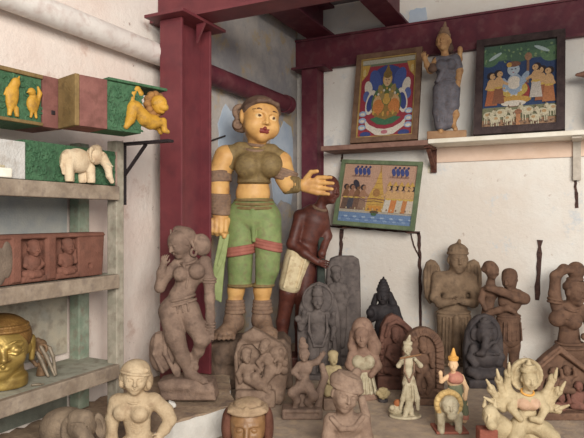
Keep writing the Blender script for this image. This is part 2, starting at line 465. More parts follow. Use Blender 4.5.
crack('trim_7', [(575,176), (577,208)], .007, '', 3, mt=DARKJ)
crack('trim_8', [(326,226), (375,229), (420,233)], .007, '', 4, mt=DARKJ)
crack('trim_9', [(342,229), (340,262)], .010, '', 5, mt=DARKJ)
crack('trim_10', [(411,234), (414,246), (420,258)], .0035, '', 6, mt=DARKJ)
crack('trim_11', [(343,150), (342,162)], .007, '', 7, mt=DARKJ)

# masonry bench that carries the sculptures, and the ledge along the left wall
t = empty('display_platform', (-.1, 1.9, 0), 0, 'broad grey stone display bench that the carvings stand on', 'platform')
m = MB(); m.box((XL+.002, .75, .735), (1.3, YB-.002, PLAT), bev=.008); m.build('slab_top', PLATM, t)
m = MB(); m.box((XL+.002, .80, 0), (1.25, YB-.002, .735)); m.build('masonry_base', WHITEWASH, t)
t = empty('wall_ledge', (-1.32, 1.3, PLAT), 0, 'low whitewashed ledge with rough tan top along the left wall', 'ledge')
edge = [(.76,-1.135),(1.20,-1.128),(1.42,-1.116),(1.55,-1.078),(1.645,-1.045),(1.70,-1.075),(1.76,-1.125),(1.85,-1.185),(1.94,-1.245)]
def edge_x(y):
    for (a, xa), (b, xb) in zip(edge, edge[1:]):
        if y <= b: return xa+(xb-xa)*(y-a)/(b-a)
    return edge[-1][1]
out = [(XL+.002, .76)]+[(x, y) for y, x in edge]+[(XL+.002, 1.94)]
m = MB(); m.prism(out, 2, PLAT+.001, LEDGE-.012); m.build('whitewashed_face', WHITEWASH, t)
rd = random.Random(4); m = MB(); n = 46; K = 9
grid = []
for j in range(n+1):
    y = .762+1.176*j/n; xe = edge_x(y)
    grid.append([(XL+.004+(xe-XL-.004+rd.uniform(-.006,.004))*i/(K-1) if i == K-1 else XL+.004+(xe-XL-.004)*i/(K-1), y, LEDGE-.006+rd.uniform(-.006, .004)) for i in range(K)])
vs = [p for r in grid for p in r]; k0 = len(vs); vs += [(p[0], p[1], LEDGE-.012) for p in vs]
fs = [(j*K+i, j*K+i+1, (j+1)*K+i+1, (j+1)*K+i) for j in range(n) for i in range(K-1)]
fs += [(j*K+K-1, k0+j*K+K-1, k0+(j+1)*K+K-1, (j+1)*K+K-1) for j in range(n)]+[(n*K+i, n*K+i+1, k0+n*K+i+1, k0+n*K+i) for i in range(K-1)]+[(i+1, i, k0+i, k0+i+1) for i in range(K-1)]
m.add(vs, fs); m.build('rubble_top', RUBBLE, t, smooth=True)

# ================================================================= steelwork
t = empty('steel_column', (-1.363, 1.815, LEDGE), 0, 'tall maroon steel column of H section left of the painted lady', 'column')
m = MB()
m.box((-1.413, 1.72, LEDGE+.001), (-1.313, 1.732, 2.243), bev=.002)
m.box((-1.413, 1.902, LEDGE+.001), (-1.313, 1.914, 2.243), bev=.002)
m.box((-1.369, 1.731, LEDGE+.001), (-1.357, 1.903, 2.243)); m.build('shaft', MAROON, t)
m = MB(); m.box((-1.45, 1.675, 2.2435), (-1.272, 1.955, 2.2555), bev=.002); m.build('cap_plate', MAROON, t)
m = MB()
m.prism([(-1.313, 2.243), (-1.275, 2.243), (-1.313, 2.17)], 1, 1.812, 1.822); m.build('gusset', MAROON, t)
t = empty('front_beam', (-.2, 1.815, 2.2565), 0, 'maroon steel beam crossing overhead on top of the tall column', 'beam')
m = MB(); m.box((XL+.005, 1.76, 2.2565), (1.5, 1.87, 2.268)); m.box((XL+.005, 1.809, 2.267), (1.5, 1.821, 2.455)); m.box((XL+.005, 1.76, 2.454), (1.5, 1.87, 2.466)); m.build('i_section', MAROON, t)
m = MB()
for x in (-.9, -.1, .7): m.box((x, 1.765, 2.268), (x+.01, 1.81, 2.454))
m.build('stiffener', MAROON, t)
t = empty('corner_column', (-1.376, 2.99, PLAT), 0, 'slim dark maroon column in the far corner behind the carved man', 'column')
m = MB()
m.box((-1.422, 2.965, PLAT+.001), (-1.326, 2.975, 2.345)); m.box((-1.422, 3.05, PLAT+.001), (-1.326, 3.06, 2.345)); m.box((-1.416, 2.974, PLAT+.001), (-1.332, 3.051, 2.344)); m.build('shaft', MAROON2, t)
m = MB(); m.box((-1.475, 2.94, 2.3455), (-1.275, 3.068, 2.358)); m.build('cap_plate', MAROON2, t)
t = empty('back_beam', (0, 3.05, 2.3585), 0, 'dull maroon beam along the top of the back wall above the paintings', 'beam')
m = MB(); m.box((XL+.003, 3.03, 2.3585), (1.5, 3.068, 2.37)); m.box((XL+.003, 3.042, 2.369), (1.5, 3.052, 2.53)); m.box((XL+.003, 3.03, 2.529), (1.5, 3.068, 2.54)); m.build('i_section', MAROON2, t)
t = empty('corner_joist', (-1.33, 2.4, 2.541), 0, 'dark maroon ceiling joist running to the corner above the left wall', 'joist')
m = MB(); m.box((-1.42, 1.88, 2.541), (-1.26, 3.06, 2.553)); m.box((-1.35, 1.88, 2.552), (-1.33, 3.06, 2.70)); m.box((-1.42, 1.88, 2.699), (-1.26, 3.06, 2.711)); m.build('i_section', MAROON2, t)
t = empty('middle_joist', (-.89, 2.4, 2.541), 0, 'maroon ceiling joist meeting the back beam above the red framed painting', 'joist')
m = MB(); m.box((-.95, 1.88, 2.541), (-.83, 3.06, 2.553)); m.box((-.9, 1.88, 2.552), (-.88, 3.06, 2.70)); m.box((-.95, 1.88, 2.699), (-.83, 3.06, 2.711)); m.build('i_section', MAROON2, t)

# the pipe along the left wall: white up to the column, maroon beyond
t = empty('wall_pipe', (XL+.07, 1.3, 2.1), 0, 'long pipe along the left wall, white before the column and maroon beyond', 'pipe')
PW = mat('white_pipe_paint', (214,204,196), (228,220,212), scale=12, rough=.5, bump=.08, c3=(196,176,166))
pz = [(lwall(px, py=py)) for px, py in ((20,-2), (100,28), (160,55))]
y0, z0 = 1.70, height(57, 2.22)
zp = 2.128
m = MB(); m.tube([(XL+.052, -.3, zp), (XL+.052, 1.0, zp), (XL+.052, 1.80, zp)], .040, 24); m.build('white_length', PW, t, smooth=True)
m = MB(); m.tube([(XL+.052, 1.80, zp), (XL+.052, 2.3, zp), (XL+.052, 2.84, zp)], .043, 24)
m.tube([(XL+.052, 2.80, zp), (XL+.052, 2.85, zp)], .049, 24); m.build('maroon_length', MAROON2, t, smooth=True)

# ================================================================= the shelves on the left
t = empty('wooden_shelf_unit', (-1.39, 1.0, LEDGE), 0, 'weathered wooden shelf unit with green rear posts on the left wall', 'shelf unit')
for y, full in ((1.355, 1), (.50, 1)):
    m = MB(); m.box((-1.332, y+.012, LEDGE+.003), (-1.2925, y+.045, 1.744), bev=.003); m.build('front_post', POSTP, t)
    m = MB(); m.box((-1.482, y, LEDGE+.003), (-1.44, y+.045, 1.744), bev=.003); m.build('rear_post', GREENPOST, t)
SHELFTOP = mat('grey_green_board', (146,146,130), (172,168,152), scale=14, rough=.8, bump=.2, c3=(128,118,104))
for z in (1.05, 1.328, 1.60):
    m = MB(); m.box((-1.484, .505, z-.016), (-1.301, 1.395, z), bev=.002); sh = m.build('shelf_board', SHELFTOP, t)
    m = MB(); m.box((-1.3005, .505, z-.042), (-1.278, 1.366, z+.001), bev=.003); m.build('front_rail', WOODGREY, sh)
for z0, z1, mt in ((.888, 1.03, mat('dim_green_backboard', (98,102,92), (122,122,110), scale=9, c3=(84,80,72))), (1.07, 1.31, mat('stained_backboard', (150,146,134), (172,160,140), scale=10, c3=(110,96,84))), (1.345, 1.43, mat('tan_backboard', (150,124,98), (168,142,114), scale=12)), (1.435, 1.58, mat('blue_grey_backboard', (150,152,150), (168,166,158), scale=10))):
    m = MB(); m.box((-1.497, .51, z0), (-1.485, 1.348, z1)); m.build('backboard', mt, t)

# iron bracket under the beam end
t = empty('shelf_bracket', (-1.312, 1.413, 1.545), 0, 'black iron angle bracket under the yellow lion beam end', 'bracket')
def bar(m, a, b, w, h):
    a, b = Vector(a), Vector(b); d = (b-a); L = d.length; q = d.to_track_quat('X', 'Z').to_matrix().to_4x4()
    m.box((0, -w/2, -h/2), (L, w/2, h/2), M=Matrix.Translation(a) @ q)
m = MB(); bar(m, (-1.312, 1.413, 1.742), (-1.312, 1.413, 1.545), .026, .012); m.build('upright_arm', IRON, t)
m = MB(); bar(m, (-1.32, 1.413, 1.738), (-1.118, 1.413, 1.738), .026, .008); m.build('carrying_arm', IRON, t)
m = MB(); bar(m, (-1.306, 1.413, 1.635), (-1.215, 1.413, 1.733), .010, .007); m.build('brace', IRON, t)

# ================================================================= long shelf on the back wall
t = empty('wall_shelf', (-.4, 3.0, 1.86), 0, 'long narrow wall shelf carrying two paintings and a carved lady', 'shelf')
SZ = 1.893
xs = bwall(428, y=2.87)[0]
m = MB(); m.box((-1.262, 2.87, SZ-.026), (xs-.002, YB-.001, SZ), bev=.003); m.build('brown_board', BOARD, t)
m = MB(); m.box((xs, 2.866, SZ-.020), (1.2, YB-.001, SZ+.002), bev=.003); m.build('cream_board', CREAMPAINT, t)
for px, w in ((431, .03),):
    x, _ = bwall(px, y=2.99)
    m = MB(); m.box((x-w/2, 2.90, SZ-.036), (x+w/2, YB-.001, SZ-.027)); m.box((x-w/2, YB-.022, SZ-.15), (x+w/2, YB-.013, SZ-.03)); bar(m, (x, YB-.02, SZ-.13), (x, 2.93, SZ-.036), .02, .012); m.build('rusty_bracket', RUST, t)
x, _ = bwall(577, y=3.0)
m = MB(); m.box((x-.02, 2.89, SZ-.03), (x+.02, YB-.001, SZ-.021)); m.box((x-.017, YB-.03, SZ-.21), (x+.017, YB-.013, SZ-.025)); m.build('pale_bracket', mat('pale_grey_metal', (176,166,152), (196,186,172), rough=.6, bump=.1), t)
x, z = bwall(431.5, 169)
m = MB(); m.box((x-.018, YB-.004, z-.02), (x+.018, YB-.0005, z+.018)); tag(m.build('paper_tag', mat('yellowed_paper', (206,194,168), (214,204,182), bump=0)), 'small yellowed paper tag on the wall under the rusty shelf bracket', 'tag')
# ================================================================= figure materials
SKIN = mat('painted_yellow_skin', (200,150,88), (216,170,106), scale=9, rough=.5, bump=.1, c3=(170,122,78), spec=.4)
OLIVE = mat('olive_blouse_paint', (116,96,62), (138,116,76), scale=30, rough=.65, bump=.2, c3=(104,84,60))
APPLE = mat('apple_green_paint', (112,130,80), (136,148,94), scale=16, rough=.65, bump=.2, c3=(122,114,82))
SASHM = mat('faded_red_paint', (150,88,76), (168,106,90), scale=24, rough=.7, bump=.15)
HAIRM = mat('dark_brown_hair_paint', (92,70,58), (112,88,72), scale=30, rough=.7, bump=.3)
WORN = mat('worn_brown_paint', (122,96,78), (146,118,96), scale=26, rough=.75, bump=.25, c3=(104,86,76))
EYEW = mat('eye_white_paint', (216,184,134), rough=.5, bump=0)
EYED = mat('eye_outline_paint', (84,56,40), rough=.5, bump=0)
LIPM = mat('dark_red_lip_paint', (124,52,46), rough=.5, bump=0)

# the rock under her feet
f = Fig('rock_plinth', 'rough brown stone plinth under the feet of the painted lady', 'plinth', 252, 2.52)
ROCKM = stone('dark_rubble', (98,80,68), (128,106,90), (84,72,64), scale=14, bump=.6, fine=80)
c = f.part('rock', ROCKM, vox=1.0, k=4)
c.slab([(213,340),(226,337),(284,335),(291,342),(293,f.by),(212,f.by)], -22, 22, rad=3)
c.ell((226,350,-20),(11,10,13)); c.ell((224,370,-20),(10,9,12)); c.ell((236,346,-22),(8,8,12)); c.ell((270,358,-18),(16,12,9)); c.ell((250,372,-16),(20,10,10)); c.path([(231,340,-30),(229,360,-31),(233,380,-30)],1.6,op='s',k=3); c.cap((216,360,-30),(240,356,-32),1.4,op='s',k=3)
c.build()

# ---------------------------------------------------------------- the big painted lady
f = Fig('painted_lady_statue', 'tall painted wooden lady statue with yellow skin, olive blouse and green trousers', 'statue', 252, 2.5, z=1.002)
f.by = 336.5
b = f.part('body', [SKIN, EYEW, EYED, LIPM, WORN], vox=.75, k=4)
# torso
b.cap((253,196,0),(255,168,0), 15, 15, flat=1.15); b.ell((256,163,0),(25,15,16)); b.ell((253,196,-1),(17,13,14))
b.cap((233,157,0),(274,160,0), 9, 8); b.ell((253,214,0),(25,17,14))
b.cap((255,156,0),(257,139,-2), 8.5, 7.5)
# head, turned to the viewer's right
H = b.head((260,123,-5), 36.5, 46.5, yaw=23, tilt=8, me=1, ml=3, ears=False, nose=.8)
for sx in (-1, 1): b.ell(H(sx*.50,.50,-.34),(8.2,8,9), k=5)
for sx in (-1, 1):
    b.ell(H(sx*.40,.955,.055),(1.5,1.2,1.2), m=2, k=.2)
    b.cap(H(sx*.18,.945,.27), H(sx*.44,.905,.35), .62,.55, m=2, k=.2); b.cap(H(sx*.44,.905,.35), H(sx*.72,.70,.29), .55,.4, m=2, k=.2)
    b.ell(H(sx*1.0,-.08,.02),(2.6,4,7), k=2)
# arms: hanging arm with the fist, bent arm with the pointing hand
b.path([(226,159,0),(218.5,178,0),(219,192,-4),(222,214,-8)], [12,11,10,8])
b.cap((222,214,-8),(221,224,-9), 7, 8)
for i in range(4):
    x = 213.5+i*4.6
    b.cap((x,221+abs(i-1.6),-14),(x,231+(3-abs(i-1.5))*.8,-16.5), 2.9, 2.5, k=.5); b.cap((x,231+(3-abs(i-1.5))*.8,-16.5),(x+.5,236.5-abs(i-1.5),-12), 2.5, 2.2, k=.5)
b.ell((221,228,-9),(9,7,8)); b.cap((229,222,-12),(226,238,-15), 2.9, 2.3, k=.6)
b.path([(281,164,0),(285.5,180,-6),(288,187,-11)], [11,9.5,8.2]); b.path([(288,187,-11),(303,188,-20)], [7.5,5.2])
b.hand((302,188.5,-20), (1,.03,-.25), (.5,-1,-.35), 33, curl=8, spread=.10)
# legs and feet
for pts, rs in (([(240,222,0),(241,250,-2),(241,272,-1),(236,292,0),(235,308,0)], [12,10.5,9.5,8,6.5]), ([(265,222,0),(267,250,-4),(266,272,-4),(262.5,292,-1),(262,308,0)], [12,10.5,9.5,8.5,6.8])): b.path(pts, rs)
for ax, tx in ((234.5,227.5),(262,267.5)):
    b.path([(ax,306,0),(ax-1,320,-1)], [7.4,9.5], m=4)
    b.cap((ax,325,2),(tx,330,-18), 10, 7, m=4); b.ell((tx,331,-18),(11,11,5.6), m=4, k=2)
    for i in range(5): b.cap((tx-8.2+i*4.1,332,-25),(tx-8.8+i*4.4,333.8,-32+abs(i-1.6)), 2.6, 2.2, m=4, k=.7)
body = b.build()
h = f.part('hair', HAIRM, vox=.7, k=2)
h.ell(H(0,-.10,.33),(19.6,19.4,17), rot=(0,8,0)); h.ell(H(0,1.0,-.62),(17.8,16,25), op='s', k=1.5); h.ell(H(0,-.75,.0),(12,9,13))
h.path([H(-.95,.25,.40), H(-.55,.80,.66), H(0,.98,.72), H(.55,.80,.66), H(.95,.25,.40)], 2.2, k=1.5)
h.build()
for sx, (ex, ey, eq), r in ((-1,(239.5,120,-1),1),(1,(271.5,134,-4),.8)):
    e = f.part('earring', WORN, vox=.6)
    if sx < 0:
        e.tor((240.5,114.5,-2),5.6,2.8, rot=(90,0,20)); e.ell((240,118,0),(4.6,3,6)); e.ell((238.5,127,-1),(6.4,5.2,7)); e.tor((238.5,127.5,-6),3.4,1.4, rot=(90,0,0)); e.ell((242,131,0),(5,4,4))
    else: e.ell((272,135.5,-4),(4.0,4.2,6.2)); e.tor((272,130,-4),2.6,1.3,rot=(90,0,0))
    e.build()
n = f.part('necklace', [WORN], vox=.6)
n.tor((256.5,147,-2),8.6,1.7, rot=(10,4,0)); n.tor((256,150.5,-3),11,1.7, rot=(22,4,0)); n.build()
bl = f.part('blouse', OLIVE, vox=.7, k=3)
bl.ell((256,163,0),(26.3,16.3,15)); bl.cap((254,180,-1),(255,168,-1),16.5,17); bl.cap((234.5,156.5,0),(273.5,159.5,0),9.6,8.6)
bl.ell((249.5,169.5,-12),(13.8,13,13), k=3); bl.ell((270,168.5,-11.5),(12.8,12.5,12.4), k=3)
bl.cap((240,152,-2),(272,153.5,-2),8,7.5); bl.cap((228,158,0),(224,166,0),11,11.2); bl.cap((278,161,0),(281.5,167,0),10,10.4)
bl.box((254,196,0),(30,30,9.5), op='s', k=1); bl.ell((256.5,142,-4),(10,13,6.5), op='s', k=1.5)
bl.tor((254,184.3,-1),15.6,1.3, sq=1.02, k=.6)
bl.build()
tr = f.part('trousers', [APPLE, SASHM, OLIVE], vox=.75, k=4)
tr.ell((253,218,0),(27.5,19,19)); tr.cap((254,207,0),(254,214,0),19.5,23, flat=1.3)
tr.path([(241,222,-1),(240.8,248,-3),(240.6,270,-2),(240,283,-1)], [15.5,13.9,12.6,12], k=1.2); tr.path([(266,222,-1),(268,248,-5),(267.2,270,-5),(263.5,284,-2)], [15.5,13.7,12.2,10.6], k=1.2); tr.slab([(253.8,240),(255,240),(256,292),(252.2,292)],-30,10,op='s',k=2,rad=.2)
tr.box((253,192,0),(40,40,8.5), op='s', k=1)
for zz in (289,291): pass
tr.box((253,296,0),(40,40,7.5), op='s', k=.6)
for cx_, q, r in ((240.5,-1,11.8),(263,-2,10.4)): tr.tor((cx_,287,q), r, 1.6, m=2, k=.5)
for zz, r in ((202.5,18.2),(206.5,19.3),(210.5,20.6)): tr.tor((254,zz,0), r, 1.5, sq=.92, m=2, k=.6)
tr.cap((254,212,-17),(254.5,242,-13), 3.2,2.0, k=1.5)
tr.build()
sa = f.part('sash', SASHM, vox=.7, k=.8)
for cx_, q, r, z0, tl in ((241,-3,13.8,252,-9),(268,-5,13.4,246.5,13)):
    for dz in (-3.2,0,3.2): sa.tor((cx_,z0+dz,q), r, 1.7, rot=(0,tl,0), sq=1.02)
sa.build()
for nm, c0, r, ax in (('armband',(219,179,0),11.7,-6),('armband',(286,178,-6),10.2,18)):
    a = f.part(nm, WORN, vox=.65, k=.7)
    for dz in (-4.2,-1.4,1.4,4.2): a.tor((c0[0]-.4-dz*math.sin(math.radians(ax)),c0[1]+dz,c0[2]), r, 1.7, rot=(0,ax,0))
    a.build()
a = f.part('bangles', WORN, vox=.65, k=.8)
for i in range(7): a.tor((220+i*.35,197+i*3.0,-4.6-i*.6), 9.9-i*.24, 1.8, rot=(6,4,0))
a.build()
a = f.part('bangles', OLIVE, vox=.65, k=.8)
for i in range(5): a.tor((286+i*2.8,187.3+i*.15,-10.5-i*1.7), 7.8-i*.4, 1.7, rot=(0,90,25))
a.ell((287.5,186,-10),(7.6,7.6,7.6)); a.build()
for px_, q in ((235.2,0),(262.2,0)):
    a = f.part('anklet', WORN, vox=.65, k=.7)
    for dz in (303,306.5,310,313.5): a.tor((px_,dz,q), 7.6+(dz-303)*.12, 1.9)
    a.build()
sc_ = f.part('held_cloth', mat('pale_green_cloth_paint', (140,152,100), (160,170,116), scale=20, rough=.7, bump=.15), vox=.7, k=1)
sc_.slab([(222,233),(231,236),(226,268),(223,303),(211,297),(215,268)], -14, -9.5, rad=1.2); sc_.cap((226,262,-14),(213,290,-14),1.0,.7); sc_.cap((227,240,-14),(220,266,-14.5),.9,.9); sc_.build()

# ---------------------------------------------------------------- the carved dark man behind her hand
DARKRED = mat('dark_red_brown_wood', (82,42,34), (102,56,44), scale=22, rough=.5, bump=.2, c3=(66,36,32), spec=.4)
LOIN = mat('cream_loincloth_paint', (206,186,146), (224,206,168), scale=18, rough=.7, bump=.15, c3=(176,146,110))
f = Fig('carved_wooden_man', 'dark red-brown carved wooden man in a cream loincloth behind the pointing hand', 'statue', 300, 2.82)
b = f.part('body', [DARKRED, WORN], vox=.75, k=3)
b.ell((312,218,0),(13,10,14), rot=(0,18,0)); b.cap((309,238,0),(315,222,0),11.5,14,flat=1.25); b.cap((300,216,-1),(322,212,-1),6.5,6)
b.cap((317,212,-1),(323,199,-3),5.5,5); b.ell((303,252,0),(14,10,12))
HM = b.head((328.5,190,-4), 19.5, 29, yaw=42, tilt=4, ears=True)
b.path([(300,217,-3),(292,244,-6),(304,252,-13),(317,261,-17)], [6.2,5.2,4.4,3.2])
b.hand((316,260.5,-17),(1,.25,-.1),(.2,-1,-.3),14,curl=14)
b.path([(322,213,2),(327,236,0),(322,252,-8)], [5.6,4.8,3.6]); b.ell((321,254,-9),(3.6,3,3.6))
b.path([(297,258,0),(288,292,-4),(283,322,0),(281,349,0)], [11,8.5,6.5,5]); b.path([(307,258,3),(304,294,0),(301,324,3),(300,349,3)], [11,8.5,6.5,5])
for x in (281,300): b.cap((x,351,2),(x+5,353,-12),4.6,3)
b.build()
l = f.part('loincloth', LOIN, vox=.75, k=3)
l.ell((300.5,253,0),(14,12,7.5),rot=(0,14,0)); l.path([(296.5,259,-1),(290,284,-4)],[12.4,11.2]); l.path([(302,259,1),(299,270,0)],[12,10]); 
for i in range(4): l.cap((291+i*5,257,-12),(284+i*4.4,286,-14),1.2,.9,k=1.2)
l.box((298,301,0),(40,40,9),rot=(0,-8,0),op='s',k=.8); l.build()
c = f.part('hanging_cloth', mat('black_green_cloth_paint', (38,44,40), (54,60,52), rough=.7), vox=.75)
c.slab([(318,236),(327,238),(325,262),(324,300),(316,302),(317,262)], -6, 3, rad=1.5); c.build()
n = f.part('necklace', WORN, vox=.7); n.tor((319.5,208,-2),6.6,1.7,rot=(16,18,0)); n.build()
c = f.part('base', DARKRED, vox=1); c.box((291,(354+f.by)/2,0),(20,14,(f.by-354)/2),rad=1.5); c.build()
# ================================================================= carvings along the back wall
MAUVE = oldstone('mauve_sandstone', (132,108,94), (158,132,114), (112,92,80))
TANST = oldstone('tan_sandstone', (134,110,88), (158,132,106), (114,94,78))
BROWNST = oldstone('brown_stone', (112,84,68), (136,104,84), (94,72,62))
GREYST = oldstone('grey_stone', (108,98,94), (130,118,112), (92,82,80))
DARKST = stone('dark_stone', (66,60,60), (84,76,74), (54,50,52), rough=.65)
BLACKST = stone('black_stone', (44,40,42), (58,52,52), (36,34,36), rough=.6)
REDST = oldstone('red_brown_stone', (112,76,64), (132,94,80), (94,68,60))
CREAMST = oldstone('cream_stone', (190,164,130), (210,186,152), (172,144,114))
IVORY = oldstone('ivory_paint', (198,184,152), (218,204,174), (164,142,112), rough=.6)

def legs(b, pts_l, pts_r, rl, rr, m=0): b.path(pts_l, rl, m=m); b.path(pts_r, rr, m=m)

# ---- winged figure with joined hands
f = Fig('winged_figure_statue', 'tan stone winged figure with joined palms and a knobbed headdress', 'statue', 454, 2.87)
B = f.by
b = f.part('body', TANST, vox=.7, k=2.5)
b.ell((454,284,0),(18.5,10,13)); b.ell((454,303,0),(13,8.5,20)); b.ell((453,318,0),(15.5,10,13)); b.cap((454,276,0),(456.5,268,-1),7,6.4)
HW = b.head((457,260,-3), 18.5, 26, yaw=-4, tilt=1)
b.cap((438,277,0),(470,278,0),6,6)
b.path([(437.5,279,0),(434,297,-3),(438,302,-8),(450,299.5,-15)], [5.8,4.8,4.4,3.3]); b.path([(471,280,0),(475,297,-3),(471,302,-8),(458,299.5,-15)], [5.8,4.8,4.4,3.3])
b.hand((449,300,-15),(.75,-.45,-.35),(0,-1,-.4),12,curl=5); b.hand((459,300,-15),(-.75,-.45,-.35),(0,-1,-.4),12,curl=-5)
legs(b,[(446,318,0),(446,340,-2),(447,B-4,0)],[(462,318,0),(462,340,-2),(461,B-4,0)],[9,7.5,6],[9,7.5,6])
for x in (446,461): b.cap((x,B-3,0),(x,B-2.5,-9),4,3)
b.build()
r = f.part('robe', TANST, vox=.7, k=2)
r.cap((453,314,0),(453,B-10,0),15.5,16.5,flat=1.5)
for i in range(9): r.cap((441+i*3.1,316,-9.5-(4-abs(i-4))*.55),(440+i*3.3,B-8,-10-(4-abs(i-4))*.55),.9,1.2,k=.8)
for z in (312,315.5): r.tor((453.5,z,0),15.8,1.4,sq=.66,k=.5)
r.cap((453,316,-12),(453,B-14,-12),3,4,k=1); r.box((453,300,0),(30,30,9.5),op='s',k=.6); r.build()
for sx in (-1,1):
    w = f.part('wing', TANST, vox=.7, k=1)
    X = lambda x: 454+sx*x
    w.slab([(X(11),274),(X(13.5),266),(X(17.5),261),(X(22),259.5),(X(26.5),262.5),(X(29.3),271),(X(29.5),284),(X(28),298),(X(23),305),(X(12),296)], 3, 8.5, rad=2)
    for i in range(4): w.cap((X(15+i*3.4),265+abs(i-1.5)*1.2,2.6),(X(17+i*2.9),301-i,2.6),1.1,.8,k=.5)
    w.build()
h = f.part('headdress', TANST, vox=.6, k=1.5)
h.tor((457,253,-2.5),9.2,1.6); h.ell((457,249.5,-2),(9.4,9.4,6.4)); h.cap((457.5,245,-2),(458.8,240.5,-2),2.6,1.6)
for i in range(9):
    a = math.pi*(i/8); h.ell((457-8.6*math.cos(a),249.5,-2.5-8.6*math.sin(a)*.95),(1.5,1.5,1.9))
h.build()
p = f.part('base', TANST, vox=.9); p.box((453,B-1,0),(19,14,2.4)); p.build()

# ---- embracing couple
f = Fig('embracing_couple_statue', 'brown stone couple standing in an embrace against the back wall', 'statue', 500, 2.70)
B = f.by
b = f.part('tall_partner', BROWNST, vox=.65, k=2.5)
b.head((509,280,-2), 14.5, 19, yaw=-50, tilt=-14)
b.ell((509.5,273.5,0),(7.2,7.5,5.5)); b.ell((514,277,2),(4,4.5,4.5))
b.cap((510,290,0),(510,286,-1),5,4.6); b.ell((510,300,0),(12,8,13)); b.ell((508,317,0),(10.5,8,9)); b.ell((509,328,0),(11.5,9,12))
b.path([(518,295,0),(522,298,-5),(512,296,-10),(497,290,-11),(486,287,-9)], [5.8,5.4,4.6,4,3.4]); b.hand((488,287.5,-9),(-1,-.15,.1),(0,-1,0),8,curl=12)
legs(b,[(503,330,0),(502,346,-1),(502,B-5,0)],[(514,330,1),(514,346,0),(514,B-5,1)],[7.5,5.8,4.4],[7.5,5.8,4.4])
for x in (501,514): b.cap((x,B-4.5,0),(x-2,B-3.5,-7),3.4,2.8)
b.build()
b = f.part('short_partner', BROWNST, vox=.65, k=2.5)
b.head((490.5,270.5,-3), 12.5, 16, yaw=38, tilt=10); b.ell((489,265,-1),(6,6,4.5)); b.ell((485,269,1),(3.5,3.6,3.6))
b.path([(491,279,-1),(490.5,284,0),(492,291,2)],[3.8,4,6]); b.ell((492,292,3),(8.5,6,7.5)); b.path([(492,294,4),(490,306,6),(488.5,318,3)],[6.5,5.2,6.5])
b.path([(484,290,0),(480.5,299,-2),(484,308,-5)],[3.6,3,2.6])
b.path([(497,309,-7),(503,306,-11),(510,310,-12)],[3.2,3,2.5]); b.path([(488,314,0),(496,309,-6)],[4,3.4])
b.ell((488,322,2),(8,7.5,9)); legs(b,[(485,324,1),(484,344,0),(486,B-5,1)],[(492,324,1),(493,344,0),(493,B-5,1)],[5.6,4.6,3.8],[5.6,4.6,3.8])
for x in (485,493): b.cap((x,B-4.5,1),(x-1,B-3.5,-5),3,2.4)
b.build()
s_ = f.part('skirt', BROWNST, vox=.7, k=1.5)
s_.cap((508.5,320,0),(509,336,0),11.5,12.5,flat=1.2); 
for z in (315.5,318.5): s_.tor((508.5,z,0),10.8,1.3,sq=.8,k=.4)
for i in range(5): s_.cap((501+i*4,321,-9.5),(500+i*4.4,338,-10.5),.8,1,k=.6)
s_.build()
p = f.part('base', BROWNST, vox=.9); p.box((500,B-1,0),(22,12,2.6)); p.build()

# ---- woman with one arm raised over her head
f = Fig('raised_arm_woman_statue', 'brown stone woman lifting one bent arm over her head at the right edge', 'statue', 568, 2.6)
B = f.by
b = f.part('body', BROWNST, vox=.7, k=2.5)
b.ell((567,315,0),(15,9,14)); b.cap((569,330,0),(569,340,0),9.5,11,flat=1.2); b.ell((570,352,0),(16,11,12)); b.cap((571,306,0),(573,299,-2),6,5.6)
b.head((573.5,292.5,-4), 19, 25, yaw=22, tilt=6, nose=.9)
b.ell((554.5,317.5,-6),(8.2,7.4,8.2),k=3); b.ell((570,320,-7),(8.4,7.6,8.2),k=3)
b.path([(557,306,0),(554,294,-1),(554.5,276,-2)],[6.2,5.6,5]); b.path([(554.5,276,-2),(562,268.5,-4),(572,270,-5)],[5,4.6,3.6]); b.hand((569,269,-5),(1,.15,-.1),(0,1,-.3),11,curl=14)
b.path([(581,309,0),(589,322,-2),(586,336,-8),(578,334,-13)],[5.8,5.2,4.4,3.6])
legs(b,[(563,354,0),(562,B-14,-3),(563,B-5,0)],[(577,354,0),(578,B-14,-2),(577,B-5,0)],[9,7,5],[9,7,5])
for x in (563,577): b.cap((x,B-4.5,0),(x,B-4,-8),3.6,2.8)
b.build()
h = f.part('hair', BROWNST, vox=.65); h.ell((573,286.5,-1),(10.2,10.4,7)); h.ell((575.5,270.5,-1),(8.6,8.2,9)); h.tor((574.5,279,-1),6.5,1.6); 
for i in range(5): h.tor((574.5,281.5+i*1.6,-1.4),8.2+i*.4,.8,k=.4)
h.build()
j = f.part('necklace', BROWNST, vox=.6); j.tor((569,306,-2),8.5,1.3,rot=(25,8,0)); j.tor((568,312,-3),11,1.1,rot=(35,8,0)); j.build()
j = f.part('armlet', BROWNST, vox=.6,k=.5); j.tor((554.3,299,-1),6.0,1.4,rot=(0,8,0)); j.tor((554.2,302,-1),6.2,1.3,rot=(0,8,0)); j.build()
j = f.part('hip_belt', BROWNST, vox=.65,k=.6); j.tor((569.5,343,0),12.8,1.6,sq=.8); j.tor((570,347,0),14.6,1.5,sq=.78); j.build()
p = f.part('base', BROWNST, vox=.9); p.box((570,B-1,0),(21,13,2.6)); p.build()

